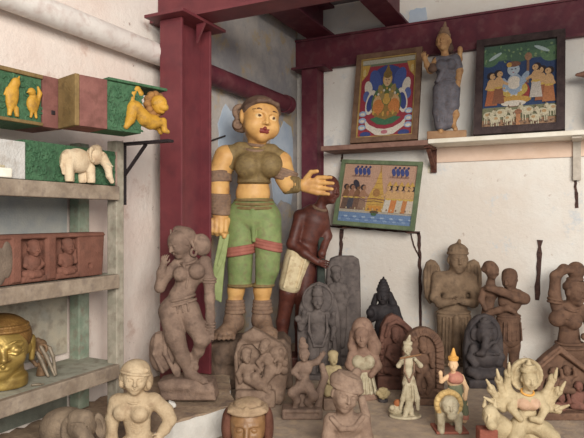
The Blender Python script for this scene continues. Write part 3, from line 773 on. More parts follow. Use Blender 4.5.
# ---- black crowned deity
f = Fig('black_crowned_statue', 'black stone deity in a tall pointed crown against the white wall', 'statue', 383, 2.78)
B = f.by
b = f.part('body', BLACKST, vox=.65, k=2.2)
b.head((382.5,296,-2.5), 12.5, 16, yaw=-12); b.cap((383,306,0),(382.8,302,-1),4.4,4)
b.ell((384,313,0),(12.5,8,10)); b.ell((384,327,0),(9.5,7,10)); b.ell((384,338,0),(10.5,8,9))
b.path([(373,309,0),(371,318,-2),(369.5,312,-7)],[4.8,3.8,3.2]); b.ell((369,311,-7.5),(3.8,3.4,4.4)); b.path([(395,309,0),(398.5,320,-2),(393,327,-8)],[4.8,4,3.2])
legs(b,[(379,340,0),(379,356,-1),(379,B-4,0)],[(389,340,0),(389,356,-1),(389,B-4,0)],[7,5.6,4.4],[7,5.6,4.4])
b.build()
c = f.part('crown', BLACKST, vox=.6, k=.8)
for z, r in ((289.5,6.8),(286.5,5.8),(283.6,4.6),(281,3.4)): c.cyl((383,z,-1.5),r,r,1.9)
c.cap((383,281,-1.5),(383.3,277,-1.5),2.2,.9); c.build()
c = f.part('hair_locks', BLACKST, vox=.65); c.path([(389,295,1),(393,304,2),(396,312,2)],[4,4,3]); c.path([(376.5,296,1),(374,304,2)],[3,3]); c.build()
r = f.part('robe', BLACKST, vox=.7); r.cap((384,334,0),(384,B-8,0),10.8,12,flat=1.35); 
for i in range(6): r.cap((377+i*2.8,335,-8),(375+i*3.5,B-7,-9),.7,1,k=.6)
r.build()
p = f.part('base', BLACKST, vox=.8); p.box((384,B-2,0),(15,12,3)); p.build()

# ---- tall grey stele
f = Fig('tall_grey_stele', 'tall grey stone slab with a small standing figure carved at its left', 'stone slab', 343, 2.87)
B = f.by
s_ = f.part('slab', GREYST, vox=.8, k=1.2)
s_.slab([(328,B),(326,300),(327,268),(331,258.5),(338,256),(354,256),(359,259),(360.5,268),(361,300),(361.5,B)], 0, 12, rad=2.5); s_.build()
b = f.part('relief_figure', GREYST, vox=.6, k=2)
b.head((336,275.5,-2), 9.5, 12.5, yaw=10); b.ell((336,269,-1),(5.6,5,4)); b.cap((336.5,283,-1),(336.2,280.5,-1),3,2.8)
b.ell((338,289,-1),(8,5,7)); b.ell((338.5,299,-1),(6.5,5,7)); b.ell((338,308,-1),(8,5.5,6.5))
b.path([(331.5,286,-1),(329.5,295,-3),(332,303,-5)],[2.8,2.4,2.1]); b.path([(345,286,-1),(347,296,-3),(344,306,-4)],[2.8,2.4,2.1])
legs(b,[(334.5,310,-1),(334,326,-2),(334.5,345,-1)],[(342,310,-1),(342.5,326,-2),(342,345,-1)],[5,4,3.2],[5,4,3.2]); b.build()
p = f.part('plinth', GREYST, vox=.9); p.box((344,B-4,2),(20,12,4.2)); p.build()

# ---- four-armed grey deity
f = Fig('four_armed_stele', 'grey stone four-armed deity before a rounded halo slab', 'statue', 319, 2.62)
B = f.by
s_ = f.part('back_slab', GREYST, vox=.75, k=1.2)
s_.slab([(298,B),(297,330),(299,308),(304,294),(311,285),(319,282),(327,285),(334,294),(339,308),(341,330),(342,B)], 2, 9, rad=2)
s_.tor((318,300,1.5),15,1.1,rot=(90,0,0)); s_.build()
b = f.part('body', GREYST, vox=.6, k=2)
b.head((317.5,301,-4), 11, 14.5); b.cap((317.5,310.5,-2),(317.5,307.5,-3),3.6,3.2)
b.ell((317.5,318,-2),(11.5,6.5,8)); b.ell((318,329,-2),(8,6,8.5)); b.ell((318,338,-2),(10,7,7))
b.path([(308,314,-2),(302.5,320,-4),(304,311,-8)],[3.4,3,2.5]); b.hand((304,312,-8),(0,-1,-.2),(1,0,0),7,curl=8)
b.path([(308,316,-1),(301,328,-2),(299,322,-4)],[3,2.6,2.2]); b.path([(327,314,-2),(332,322,-4),(333,313,-7)],[3.4,3,2.4]); b.path([(327,316,-1),(334,328,-3),(332,338,-5)],[3,2.6,2.3])
legs(b,[(313,340,-2),(313,356,-3),(313,B-5,-2)],[(323,340,-2),(323,356,-3),(323,B-5,-2)],[6,4.8,3.8],[6,4.8,3.8])
b.build()
c = f.part('crown', GREYST, vox=.6, k=.8)
for z, r in ((293.5,5.8),(290,5.2),(287,4)): c.cyl((317.5,z,-3),r,r,2)
c.cap((317.5,286,-3),(317.5,283.5,-3),2,1.2); c.build()
j = f.part('held_mace', GREYST, vox=.6); j.path([(334,336,-6),(335,352,-6),(334.5,B-4,-6)],[2,2.6,3.4]); j.build()
j = f.part('held_lotus', GREYST, vox=.6); j.ell((298.5,318,-5),(4,3,3.6)); j.build()
j = f.part('garland', GREYST, vox=.6); j.path([(309,314,-7),(309,330,-8),(314,344,-9),(322,344,-9),(327,330,-8),(326,314,-7)],1.3); j.build()
for x in (303.5,333): 
    a = f.part('attendant', GREYST, vox=.6); a.ell((x,350,-3),(3,3,3.6)); a.cap((x,356,-2),(x,B-5,-2),4,4.6); a.build()
p = f.part('base', GREYST, vox=.9); p.box((320,B-2,0),(23,12,3)); p.build()

# ---- dark arched stele with pot-bellied seated deity
f = Fig('dark_arched_stele', 'dark grey arched stone with a seated pot-bellied figure in front of the couple', 'statue', 484, 2.5)
B = f.by
s_ = f.part('arched_slab', DARKST, vox=.75, k=1.2)
s_.slab([(466,B),(465,350),(467,333),(472,322),(479,316),(487,314.5),(495,317),(501,325),(504,337),(505,352),(504,B)], 2, 11, rad=2.5)
s_.tor((485,334,2),14.5,1.4,rot=(90,0,0)); s_.build()
b = f.part('body', DARKST, vox=.65, k=2.5)
b.ell((483,334,-4),(8.5,8,9.5)); b.ell((474,334,-1),(4,2.6,6.5)); b.ell((493,334,-1),(4,2.6,6.5))
b.path([(482,336,-12),(480.5,344,-14),(478,350,-13.5),(474,351,-12)],[4,3.4,2.8,2.2]); b.ell((479.5,332,-11),(1.6,1,1)); b.ell((487,332,-11),(1.6,1,1))
b.ell((484,357,-3),(13.5,11,11)); b.path([(473,347,-2),(468.5,356,-5),(472,363,-9)],[4,3.4,3]); b.path([(495,347,-2),(499.5,356,-5),(496,362,-9)],[4,3.4,3])
b.cap((470,370,-6),(494,373,-11),5.5,4.2); b.cap((498,370,-6),(474,373.5,-10),5.5,4.2); b.build()
c = f.part('crown', DARKST, vox=.65,k=1); c.cyl((484,325,-3),7.5,6.5,2.4); c.cyl((484,321.5,-3),5.4,5,2.4); c.ell((484,318.5,-3),(3,3,2.4)); c.build()
j = f.part('belly_band', DARKST, vox=.6); j.path([(471.5,352,-9),(478,351,-13),(490,351,-13),(496.5,352,-9)],1.2); j.build()
p = f.part('base', DARKST, vox=.8); p.box((485,B-4,0),(20,13.5,4.4),rad=1.2)
for i in range(7): p.ell((468+i*5.6,B-5,-13),(2.4,1.4,3))
p.build()

# ---- brown relief plaques
f = Fig('gabled_relief_plaque', 'red-brown carved plaque with a peaked top and niche figure', 'plaque', 395, 2.47)
B = f.by
s_ = f.part('slab', REDST, vox=.7, k=1)
out = [(377,B),(378,345),(381,326),(386,317),(392,313.5),(400,317),(411,327),(415,334),(414,B)]
s_.slab(out, -4, 8, rad=1.5); s_.slab([(384,372),(384,338),(388,326),(395,322.5),(402,327),(408,338),(408,372)], -8, -1.5, op='s', rad=.5)
s_.path([(385,335,-5),(388,324,-6),(395,320.5,-6),(404,325,-6),(410,333,-5)],1.8)
for i in range(7): s_.ell((380.5+(i%2)*.6,340+i*6,-4.5),(2,2,2.4)); s_.ell((411.5,342+i*6,-4.5),(2,2,2.4))
s_.build()
b = f.part('niche_figure', REDST, vox=.6, k=1.8)
b.head((395,336,-4), 9, 12, yaw=-10); b.ell((395,329.5,-3),(4.5,4,4)); b.ell((396,349,-3),(8,5,7)); b.ell((396,359,-3),(7,5,7)); b.path([(389,346,-4),(386.5,354,-6),(391,358,-8)],[2.6,2.3,2]); b.path([(403,346,-4),(406,353,-6),(402,343,-8)],[2.6,2.3,2]); b.cap((386,369,-5),(402,371,-8),4,3); b.cap((406,369,-5),(392,371.5,-8),4,3); b.build()
p = f.part('base', REDST, vox=.7); p.box((396,B-6,-1),(20,9.5,6.2),rad=1.2); p.box((396,B-11.5,-1),(18.5,9,1.6),rad=.6); p.build()

f = Fig('oval_relief_plaque', 'brown oval carved plaque with a ribbed border behind the white flute player', 'plaque', 423, 2.26)
B = f.by
s_ = f.part('slab', BROWNST, vox=.65, k=1)
import math as _m
ov = [(423+20.5*_m.cos(a)*(1 if _m.sin(a)<0 else 1.02), 352-25*_m.sin(a)) for a in [_m.pi*i/16 for i in range(17)]]+[(402,380),(403,B),(443,B),(444,380)]
s_.slab(ov, -3, 8, rad=2); iv = [(423+12.5*_m.cos(a), 352-17*_m.sin(a)) for a in [_m.pi*i/12 for i in range(13)]]+[(410.5,388),(435.5,388)]
s_.slab(iv, -8, 0, op='s', rad=.5)
for i in range(15):
    a = _m.pi*(i+.5)/15; s_.cap((423+13.6*_m.cos(a),352-18*_m.sin(a),-3.5),(423+19*_m.cos(a),352-23.4*_m.sin(a),-2.6),1.5,1.2,k=.6)
for i in range(8):
    for sx in (-1,1): s_.cap((423+sx*13.6,356+i*5,-3.5),(423+sx*19.6,358+i*5,-2.4),1.5,1.3,k=.6)
s_.build()
b = f.part('niche_figure', BROWNST, vox=.6, k=1.6)
b.head((422.5,347,-2), 8.6, 11.5, yaw=8); b.ell((422.5,340,-1.5),(4.2,3.6,4.4)); b.ell((422.5,359,-1),(7.5,4.5,6.5)); b.ell((423,369,-1),(6.5,4.5,6)); b.path([(416,357,-2),(413.5,365,-4),(418,370,-6)],[2.5,2.2,1.9]); b.path([(429.5,357,-2),(432,365,-4),(429,353,-6)],[2.5,2.2,1.9]); legs(b,[(420,374,-1),(417,383,-4),(421,392,-3)],[(427,374,-1),(430,383,-4),(427,392,-3)],[3.8,3.2,2.6],[3.8,3.2,2.6]); b.build()
p = f.part('base', BROWNST, vox=.7); p.box((423,B-3,-1),(22,9.5,3.4),rad=1); p.build()
# ================================================================= carvings in the front
# ---- sandstone woman on the ledge
f = Fig('sandstone_woman_statue', 'mauve sandstone woman looking down with one hand raised, before the maroon column', 'statue', 188, 2.0, z=LEDGE+.002)
B = f.by                                    # about 397
b = f.part('body', MAUVE, vox=.75, k=3)
HS = b.head((181.5,243,-5), 22, 28, yaw=-46, tilt=-8, pitch=-16)
b.cap((189,262,0),(185,253,-1),7,6.4)
b.ell((190,273,0),(16,9.5,14),rot=(0,-10,0)); b.cap((186,286,0),(188,276,0),9.6,12.4,flat=1.2); b.ell((178,307,0),(16.8,12,14),rot=(0,-12,0)); b.cap((181,296,0),(186,286,0),12,10.5)
b.ell((182.5,273.5,-8),(7.8,7.4,7.8),k=1.6); b.ell((198,270.5,-8),(8.2,7.6,8),k=1.6)
b.path([(178,264,0),(168,274,-3),(161,287,-5)],[6.2,5.4,4.9]); b.path([(161,287,-5),(163,272,-8),(166,262,-9)],[4.9,4.1,3.4]); b.hand((166,264,-9),(.05,-1,-.1),(1,-.1,-.3),12.5,curl=28)
b.path([(205,262,0),(209,280,0),(210,298,-2),(211,316,-5),(212,330,-8)],[6.6,5.8,5,4.4,3.6]); b.hand((212,328,-8),(-.1,1,-.2),(-1,0,-.3),15,curl=20)
b.path([(171,311,-3),(177,335,-9),(184,356,-6),(190,370,-4)],[12,9.6,7.2,5.4]); b.cap((190,373,-4),(206,377.5,-13),5.6,3.8)
for i in range(5): b.cap((203+i*1.1,376.5+i*.4,-14+i*2.1),(209.5-i*.4,378.4,-14.5+i*2.3),1.7,1.4,k=.6)
b.path([(188,310,0),(197,326,-6),(203,338,-9)],[12,9.4,7.4]); b.path([(203,338,-9),(199,350,-4),(193,361,0)],[7,5.6,4.4]); b.cap((193,361,0),(197,366,-7),4.2,3)
b.build()
h = f.part('hair', MAUVE, vox=.65, k=2)
h.ell((183.5,238,-1),(13,12.5,11.5),rot=(0,-14,0)); h.ell(HS(0,1.05,-.45),(10.5,9,14),op='s',k=1.5); h.ell((201,245,3),(9.4,9,11.5),rot=(0,-12,0)); h.ell((179,229.5,-3),(5.5,6,4)); h.tor((193.5,243,1),8.5,1.5,rot=(0,70,0),k=.6)
for i in range(6): h.cap((172.5+i*3,231.5-abs(i-2)*.7,-10+abs(i-2)*.8),(173+i*3,236,-12+abs(i-2)),1.1,.8,k=.6)
h.build()
e = f.part('earring', MAUVE, vox=.6); e.tor((194.5,252,-5),3.4,1.4,rot=(90,0,50)); e.build()
j = f.part('necklace', MAUVE, vox=.6); j.tor((188.5,260.5,-1),8.2,1.4,rot=(18,-8,0)); j.path([(185,264,-9),(190,275,-10),(188,287,-10)],1.2); j.build()
j = f.part('armlet', MAUVE, vox=.6,k=.5); j.tor((209.2,279,0),6.4,1.3); j.tor((209.4,282,0),6.2,1.1); j.build()
j = f.part('bangles', MAUVE, vox=.6,k=.5)
for z in (322,325,328): j.tor((211.4,z,-6.5),4.6,1.1)
j.build()
j = f.part('hip_belt', MAUVE, vox=.65,k=.7); j.tor((181.5,298,0),13.4,1.5,rot=(0,-14,0),sq=.95); j.tor((180,303,0),16,1.5,rot=(0,-14,0),sq=.82)
for i in range(5): j.cap((170+i*5,306-i*1.0,-12),(170+i*5.2,313-i,-13),1.2,.9,k=.5)
j.build()
d_ = f.part('drapery', MAUVE, vox=.75, k=3); d_.ell((163,352,2),(14,9,21),rot=(0,10,0)); d_.ell((160,345,-1),(10,8,14)); d_.path([(158,334,-6),(156,352,-8),(164,370,-6)],[2,2,2],k=1.5); d_.path([(166,330,-6),(167,352,-8),(176,371,-6)],[2,2.2,2],k=1.5); d_.cap((178,352,-2),(178,374,-3),3.6,3.2); d_.build()
p = f.part('base', MAUVE, vox=.8, k=4); p.slab([(163,B),(163,388),(160,379),(175,375),(200,377),(214,379),(216,388),(218,B)],-15,14,rad=3); p.ell((180,382,-12),(17,6,5)); p.ell((204,386,-12),(12,5,4)); p.build()
f = Fig('white_stone_chip', 'small white stone chip lying at the base of the sandstone woman', 'stone chip', 171, 1.88, z=LEDGE+.004)
c = f.part('chip', WHITEWASH, vox=.5); B=f.by; c.box((171,B-3,0),(3.4,2.6,3),rot=(10,24,20),rad=.8); c.ell((174,B-2,-1),(2.4,2,2)); c.build()

# ---- cream bust of a woman
f = Fig('cream_bust', 'cream sandstone woman with a headband and one hand on her hip, lowest front figure', 'statue', 140, 1.55)
B = f.by
b = f.part('body', CREAMST, vox=.75, k=4)
HB = b.head((136.5,377,-4), 24.5, 30, yaw=14, tilt=4)
b.cap((136,399,0),(136.5,389,-2),7.5,7); b.ell((135,406,0),(19,10,13)); b.cap((120,401,0),(151,400,0),7.4,7.2); b.cap((138,428,0),(136,412,0),12.5,14.5,flat=1.3)
b.ell((123.5,410,-8),(7.8,7.4,8.2),k=3); b.ell((142,411,-9),(8.4,8,8.4),k=3)
b.path([(116,402,0),(112,420,0),(112,438,-3),(118,452,-8)],[7.4,6.6,5.8,4.8]); b.path([(155,401,0),(166,411,0),(170.5,419,-2)],[7.4,6.6,5.8]); b.path([(170.5,419,-2),(166,427,-5),(160,434,-7)],[5.8,5,4.2]); b.hand((163,431,-7),(-.6,.7,-.2),(-.3,-.6,-.5),15,curl=16)
b.ell((140,448,0),(22,14,17)); b.path([(131,452,-2),(127,470,-10),(131,B-6,-8)],[13,11,8]); b.path([(150,452,-2),(154,470,-10),(150,B-6,-8)],[13,11,8]); b.build()
h = f.part('hair', CREAMST, vox=.7, k=2); h.ell((136,370.5,-1),(14.6,14,11.6)); h.ell(HB(0,1.05,-.5),(12.6,9.5,16),op='s',k=1.5); h.ell((146,381,3),(6.4,7.5,11)); h.ell((124,380,3),(6,7,10))
for i in range(7): h.ell((125.5+i*3.8,368.5,-12+abs(i-3)*1.5),(2.4,2.2,2.4),k=.8)
h.build()
e = f.part('headband', CREAMST, vox=.65, k=.8); e.tor((136.5,371.5,-3),14,1.5,rot=(-6,8,0)); e.build()
for x, y, q in ((149.8,384,-4),(123.6,382,-6)):
    e = f.part('earring', CREAMST, vox=.65); e.ell((x,y,q),(2.9,3,4.4)); e.build()
j = f.part('necklace', CREAMST, vox=.65,k=.8); j.tor((136,397.5,-1),9.4,1.3,rot=(18,4,0)); j.build()
p = f.part('base', CREAMST, vox=1); p.box((139,B-4,0),(22,12,5),rad=2); p.build()

# ---- stone elephant on the ledge
f = Fig('stone_elephant', 'grey-brown stone elephant standing below the lowest shelf', 'elephant carving', 78, 1.46, z=LEDGE+.003)
B = f.by
ELS = oldstone('elephant_stone', (126,108,90), (150,130,108), (108,92,80))
b = f.part('body', ELS, vox=.8, k=5)
b.ell((60,429,14),(23,19,17)); b.ell((48,436,18),(16,16,18)); b.ell((84,424,-6),(14,13.5,14)); b.ell((87,413,-8),(8,8,6)); b.ell((78,414,-6),(7,8,6))
b.path([(88,424,-17),(95,434,-21),(99,445,-21),(97,452,-24)],[7.5,5.8,4.4,3.6])
for x, q in ((50,8),(52,28),(78,4),(74,24)): b.cap((x,436,q),(x,B-1,q),8,7.2)
for x in (82,93): b.ell((x,421,-18.5),(2.0,1.4,1.5),k=.4,op='s')
b.path([(78,418,-18),(84,416.5,-20),(90,417,-20)],1.2,k=.8); b.build()
for x, y, q, rx, rot in ((71,428,-9,9,(0,6,-25)),(100,426,0,6,(0,-12,45))):
    e = f.part('ear', ELS, vox=.7, k=1.5); e.ell((x,y,q),(rx,3.2,14),rot=rot); e.ell((x,y+1,q-3),(rx*.65,2.2,10),rot=rot,op='s',k=1); e.build()
for x in (83,95):
    t = f.part('tusk', CREAMST, vox=.6); t.path([(x+2,431,-18),(x+4,437,-23)],[1.8,1.1]); t.build()

# ---- carved family relief
f = Fig('reclining_family_relief', 'pale mauve stone relief with a seated figure in a niche below the painted lady', 'relief carving', 261, 2.24)
B = f.by
PALEM = oldstone('pale_mauve_stone', (144,118,100), (168,142,122), (126,102,88))
r = f.part('rock', PALEM, vox=.75, k=2.5)
r.slab([(237,B),(235,380),(234,356),(237,343),(246,333),(253,327.5),(262,332),(272,338),(281,343),(288,352),(289,370),(286,388),(281,B)],-5,11,rad=3)
r.ell((254,336,-3),(12,6,6)); r.ell((278,352,-5),(9,7,8)); r.slab([(239,372),(238,352),(243,344),(252,343),(259,350),(262,366),(262,374)],-12,-1,op='s',rad=.6,k=1.2)
r.box((256,B-8,-5),(19.5,8,9),rad=3); r.ell((243,B-9,-9),(7,5,7)); r.ell((266,B-9,-9),(9,6,8)); r.ell((280,396,-2),(5,6,6)); r.build()
b = f.part('seated_figure', PALEM, vox=.6, k=2)
b.head((246.5,355.5,-7), 9.5, 12.5, yaw=20, tilt=-6); b.ell((247,350,-5.5),(5.4,5,4)); b.ell((248.5,368,-6),(6.6,5,7)); b.path([(249,376,-7),(260,382,-10),(269,385,-9)],[6,5,3.4]); b.path([(249,377,-5),(256,374,-11),(264,383,-11)],[5,4.2,3]); b.path([(243,364,-7),(239,372,-8),(241,380,-8)],[2.6,2.4,2]); b.path([(254,364,-7),(260,368,-10),(263,362,-10)],[2.6,2.3,2]); b.build()
b = f.part('leaning_figure', PALEM, vox=.6, k=2)
b.head((264,346,-8), 9, 12, yaw=-18, tilt=8); b.ell((266,341,-6),(5,4.5,4)); b.ell((269,358,-6),(7,5.5,7.5)); b.ell((271,369,-6),(7,6,7)); b.path([(264,354,-8),(259,360,-10),(262,367,-11)],[2.6,2.4,2]); b.path([(276,354,-6),(281,362,-8),(277,370,-10)],[3,2.6,2.2]); b.path([(269,373,-7),(263,382,-11),(270,390,-11)],[5,4,3]); b.build()
for x, y in ((281,353),(285,364)):
    b = f.part('child_figure', PALEM, vox=.6, k=1.6); b.ell((x,y-3,-9),(3.6,3.6,4)); b.ell((x-.5,y+4,-8),(4,3.6,4.8)); b.path([(x-3,y+2,-10),(x-6,y+6,-11)],[1.8,1.5]); b.build()

# ---- dancing figure with a lifted arm
f = Fig('dancing_figure_statue', 'mauve stone dancer with bent legs and a lifted arm on a flat base', 'statue', 303, 2.10)
B = f.by
b = f.part('body', MAUVE, vox=.6, k=2.2)
b.head((304,353.5,-3), 10.5, 14, yaw=-16, tilt=-8); b.cap((304.5,362,-1),(304,359,-2),3.2,3); b.ell((304.5,368,0),(8,5.5,7.5),rot=(0,10,0)); b.ell((303,378,0),(6.4,5,7)); b.ell((304,386,0),(9,6.6,7.5))
b.path([(310,364,0),(317,361,-3),(322,354,-5)],[3.4,2.9,2.4]); b.hand((321,355.5,-5),(.6,-.8,0),(-.8,-.5,-.2),8,curl=14)
b.path([(299,365,0),(293.5,371,-4),(300,376,-8)],[3.2,2.7,2.3]); 
b.path([(300,387,-1),(292.5,391,-7),(297,399,-4),(295,B-9,-2)],[5.4,4.8,3.7,3]); b.path([(308,387,-1),(313.5,394,-6),(308,401,-2),(310,B-9,0)],[5.6,4.8,3.8,3])
b.cap((295,B-8,-2),(291,B-7,-6),2.6,2); b.cap((310,B-8,0),(314,B-7,-5),2.6,2); b.build()
c = f.part('headdress', MAUVE, vox=.6, k=1); c.ell((303.5,346,-1.5),(5,5,4)); c.ell((302.5,341,-1),(3.4,3.4,4.4)); c.build()
d_ = f.part('backdrop', MAUVE, vox=.7, k=2); d_.path([(301,380,5),(300,395,6),(302,B-8,5)],[5,6,6]); d_.path([(322,366,2),(325,378,3),(320,392,3),(318,B-8,3)],[3,3.6,4,4]); d_.build()
p = f.part('base', MAUVE, vox=.7, k=1.5); p.box((302,B-5,0),(20,11,5.2),rad=2); p.box((302,B-5.4,-11),(16,1.5,1.3),op='s',rad=.5); p.build()

# ---- cream carving beyond the terracotta figure
f = Fig('ivory_trinket_carving', 'small yellowish carved figurine between the dancer and the stone turbaned bust', 'figurine', 333, 2.2)
B = f.by
b = f.part('body', stone('yellowish_stone',(150,134,100),(172,154,118),(128,112,84)), vox=.6, k=1.8)
b.head((333,359,-2), 9, 12, yaw=10); b.ell((333,354,0),(5.5,5,4)); b.ell((333,372,0),(7.5,5.5,8)); b.path([(327,368,0),(325,377,-3),(330,382,-5)],[2.6,2.4,2]); b.path([(339,368,0),(341,376,-3),(336,381,-5)],[2.6,2.4,2]); b.cap((328,388,-2),(340,391,-6),5,3.6); b.cap((339,388,-2),(327,391.5,-6),5,3.6); b.build()
p = f.part('base', PALEM, vox=.7); p.box((333,B-5.5,-1),(10,8.5,6),rad=1.2); p.build()

# ---- terracotta veiled woman
TERRA = oldstone('pink_terracotta', (148,116,98), (170,138,118), (130,100,86))
f = Fig('veiled_terracotta_woman', 'pinkish terracotta veiled woman with cream painted bodice and skirt', 'statue', 363, 2.33)
B = f.by
b = f.part('body', TERRA, vox=.65, k=2.5)
b.head((361,335,-7), 15, 21, yaw=-8, tilt=-2); b.cap((362,349,-2),(361.5,344,-3),5,4.6); b.ell((363,357,0),(13,8,9)); b.ell((363,372,0),(10,8,14)); b.path([(352,354,-1),(348.5,364,-4),(356,372,-9)],[4.4,3.8,3]); b.path([(374,354,-1),(377.5,365,-4),(370,373,-9)],[4.4,3.8,3]); b.build()
v = f.part('veil', TERRA, vox=.65, k=2.5); v.ell((362.5,330,0),(11,10.5,13)); v.ell((361,337,-13),(8.2,9,11.5),op='s',k=1.5); v.path([(370,334,1),(374.5,346,1),(372,356,1)],[6,6.6,6]); v.path([(354,334,1),(352.5,346,1),(355,355,1)],[4.6,4.6,5]); v.ell((375,350,-1),(5,5,6)); v.build()
c = f.part('bodice', IVORY, vox=.65, k=2); c.ell((357.5,360.5,-6),(6.5,6,7)); c.ell((367.5,360.5,-6),(6.5,6,7)); c.ell((363,364,-1),(10.8,8.8,6.5)); c.build()
c = f.part('skirt', IVORY, vox=.7, k=2); c.cap((363.5,374,0),(363,B-6,0),10.2,14.5,flat=1.2)
for i in range(6): c.cap((356+i*3,376,-9),(352+i*4.4,B-7,-12.5),1,1.4,k=.8)
c.build()
p = f.part('base', TERRA, vox=.8); p.cyl((363,B-3,0),16.5,13.5,3.2); p.build()
f = Fig('ivory_flower_ornament', 'small yellow and cream ornament beside the skirt of the terracotta woman', 'ornament', 383.5, 2.27)
B = f.by
c = f.part('petals', stone('yellow_cream_paint',(160,142,104),(180,162,124),(134,118,88)), vox=.55, k=1)
c.ell((383,B-10,0),(4,4,4.6))
for i in range(6):
    a = i*math.pi/3; c.ell((383+4.6*math.cos(a),B-9+3.2*math.sin(a),-1.5),(2.7,2.2,2.7),k=.6)
c.cap((383,B-7,0),(383,B-2,0),1.6,2); c.build()
p = f.part('foot', DARKST, vox=.6); p.cyl((383,B-1.4,0),5,4.4,1.5); p.build()

# ---- turbaned bust
f = Fig('turbaned_stone_bust', 'tan-brown stone bust with a turban and tilted head, in front of the terracotta woman', 'bust', 347, 1.74)
B = f.by
b = f.part('body', PALEM, vox=.75, k=3)
HT = b.head((344,393,-7), 25, 33, yaw=12, tilt=14, pitch=4)
b.cap((345,414,0),(344,406,-3),9,8.5); b.ell((347,424,0),(20,13,12)); b.ell((346,440,0),(17,12,18)); b.path([(331,420,0),(328,436,-3),(336,446,-10)],[7.5,6.4,5]); b.path([(363,420,0),(366,436,-3),(358,447,-10)],[7.5,6.4,5]); b.hand((337,445,-10),(.9,-.2,-.1),(0,-1,-.3),14,curl=12); b.hand((357,446,-10),(-.9,-.2,-.1),(0,-1,-.3),14,curl=-12); b.build()
t = f.part('turban', PALEM, vox=.7, k=2); t.ell((346,381,-2),(17,15.5,10.5),rot=(0,14,0)); t.ell(HT(0,1.1,-.5),(13,10,17),op='s',k=1.5)
for i in range(4): t.tor((346.5+i*.7,386-i*3.6,-3),15.4-i*1.5,2.1,rot=(0,14+i*3,0),k=1)
t.ell((357,373,2),(5,5,5)); t.build()
s_ = f.part('scarf', PALEM, vox=.7, k=1.5); s_.path([(331,416,-6),(340,424,-13),(352,424,-13),(362,415,-6)],[2.6,2.8,2.8,2.6]); s_.path([(362,400,4),(366,416,2),(366,438,-6),(364,452,-8)],[4,4.6,4.2,3.6]); s_.build()
p = f.part('base', PALEM, vox=.9); p.box((347,B-3,-1),(22,15,4),rad=1.5); p.build()

# ---- crowned brown head
f = Fig('crowned_brown_head', 'large glossy brown carved head with a pointed crown at the bottom edge', 'head carving', 248, 1.76)
B = f.by
BHEAD = mat('glossy_brown_wood', (130,96,62), (156,118,80), scale=14, rough=.45, bump=.15, c3=(106,74,52), spec=.45)
b = f.part('head', BHEAD, vox=.75, k=3); HH = b.head((248,426,-2), 36, 49, yaw=0, tilt=0, depth=.95); b.cap((248,B,2),(248,442,2),13,12); b.cyl((248,B-3,1),18,14,3.2); b.build()
c = f.part('crown', stone('tan_crown_stone',(152,128,100),(172,146,118),(132,108,88)), vox=.75, k=1.5)
c.slab([(228,409),(229,405.5),(239,402.5),(248,398.5),(257,402.5),(267,405.5),(268,409)],-15,10,rad=3); c.tor((248,408.5,-2),18.6,2.2,sq=.95); c.tor((248,405,-2),16.5,2,sq=.95); c.ell((248,402,-2),(14,13,5)); c.ell((248,405,-18.5),(3.6,2.4,4.4)); c.build()
h = f.part('hair', stone('dark_red_hair_paint',(92,58,46),(112,74,60)), vox=.8, k=2); h.ell((228,427,3),(7,11,19)); h.ell((268,427,3),(5.6,11,19)); h.ell((248,427,8),(20,12,21)); h.build()

# ---- white flute player
f = Fig('white_flute_player', 'slim off-white figure standing cross-legged with raised elbows among the plaques', 'figurine', 408, 2.10)
B = f.by
b = f.part('body', IVORY, vox=.5, k=1.8)
b.head((407,348.5,-2), 8.6, 11.5, yaw=-14, tilt=-6); b.cap((407.5,356,0),(407,354,-1),2.6,2.4); b.ell((408.5,362,0),(6.4,4.4,6.5)); b.ell((408.5,372,0),(5,4,6.5)); b.ell((409,381,0),(6.4,4.8,7))
b.path([(403,359,0),(398,365,-3),(401,357,-7)],[2.5,2.1,1.8]); b.path([(414,359,0),(420,365,-2),(414,358,-7)],[2.5,2.2,1.8])
b.path([(407,384,0),(407,396,-3),(410,409,-2),(411,B-3,-3)],[4.6,3.7,3,2.3]); b.path([(411,384,0),(412,396,0),(406,408,-4),(404,B-3,-6)],[4.6,3.7,3,2.3]); b.cap((411,B-2,-3),(414,B-1.6,-7),1.9,1.6); b.cap((404,B-2,-6),(401,B-1.6,-9),1.9,1.6); b.build()
c = f.part('crown', IVORY, vox=.5, k=.8); c.cyl((407.5,343,-1),4.6,4.4,1.8); c.cap((408,341,-1),(409.5,335.5,-1),2.4,1); c.build()
d_ = f.part('dhoti', IVORY, vox=.55, k=1.2); d_.ell((409,383,0),(7,5.4,6)); d_.path([(405,386,-3),(402,398,-3),(400,408,-2)],[2.4,2.4,1.6]); d_.path([(414,386,-2),(417,398,-1),(418,409,0)],[2.4,2.6,1.8])
for i in range(5): d_.cap((404+i*2.4,384,-5),(403+i*2.8,400,-5),.8,.7,k=.5)
d_.build()
j = f.part('flute', stone('brown_flute_paint',(120,88,60),(140,104,74)), vox=.45); j.cap((399,356.5,-8),(419,353,-7),1,.9); j.build()
j = f.part('garland', WORN, vox=.45); j.path([(404,358,-4),(403.5,370,-5),(408,380,-6),(413,370,-5),(413,358,-4)],.8); j.build()
k_ = f.part('calf', [IVORY, stone('orange_brown_paint',(150,92,58),(170,108,70))], vox=.55, k=1.4); k_.ell((396,B-6,2),(7.5,4.6,5)); k_.ell((392,B-9,-1),(3,3,3)); k_.ell((398,B-13,2),(4,3.6,3.6),m=1); k_.build()
p = f.part('base', IVORY, vox=.6); p.cyl((405,B-1.2,-1),16,10.5,1.4); p.build()

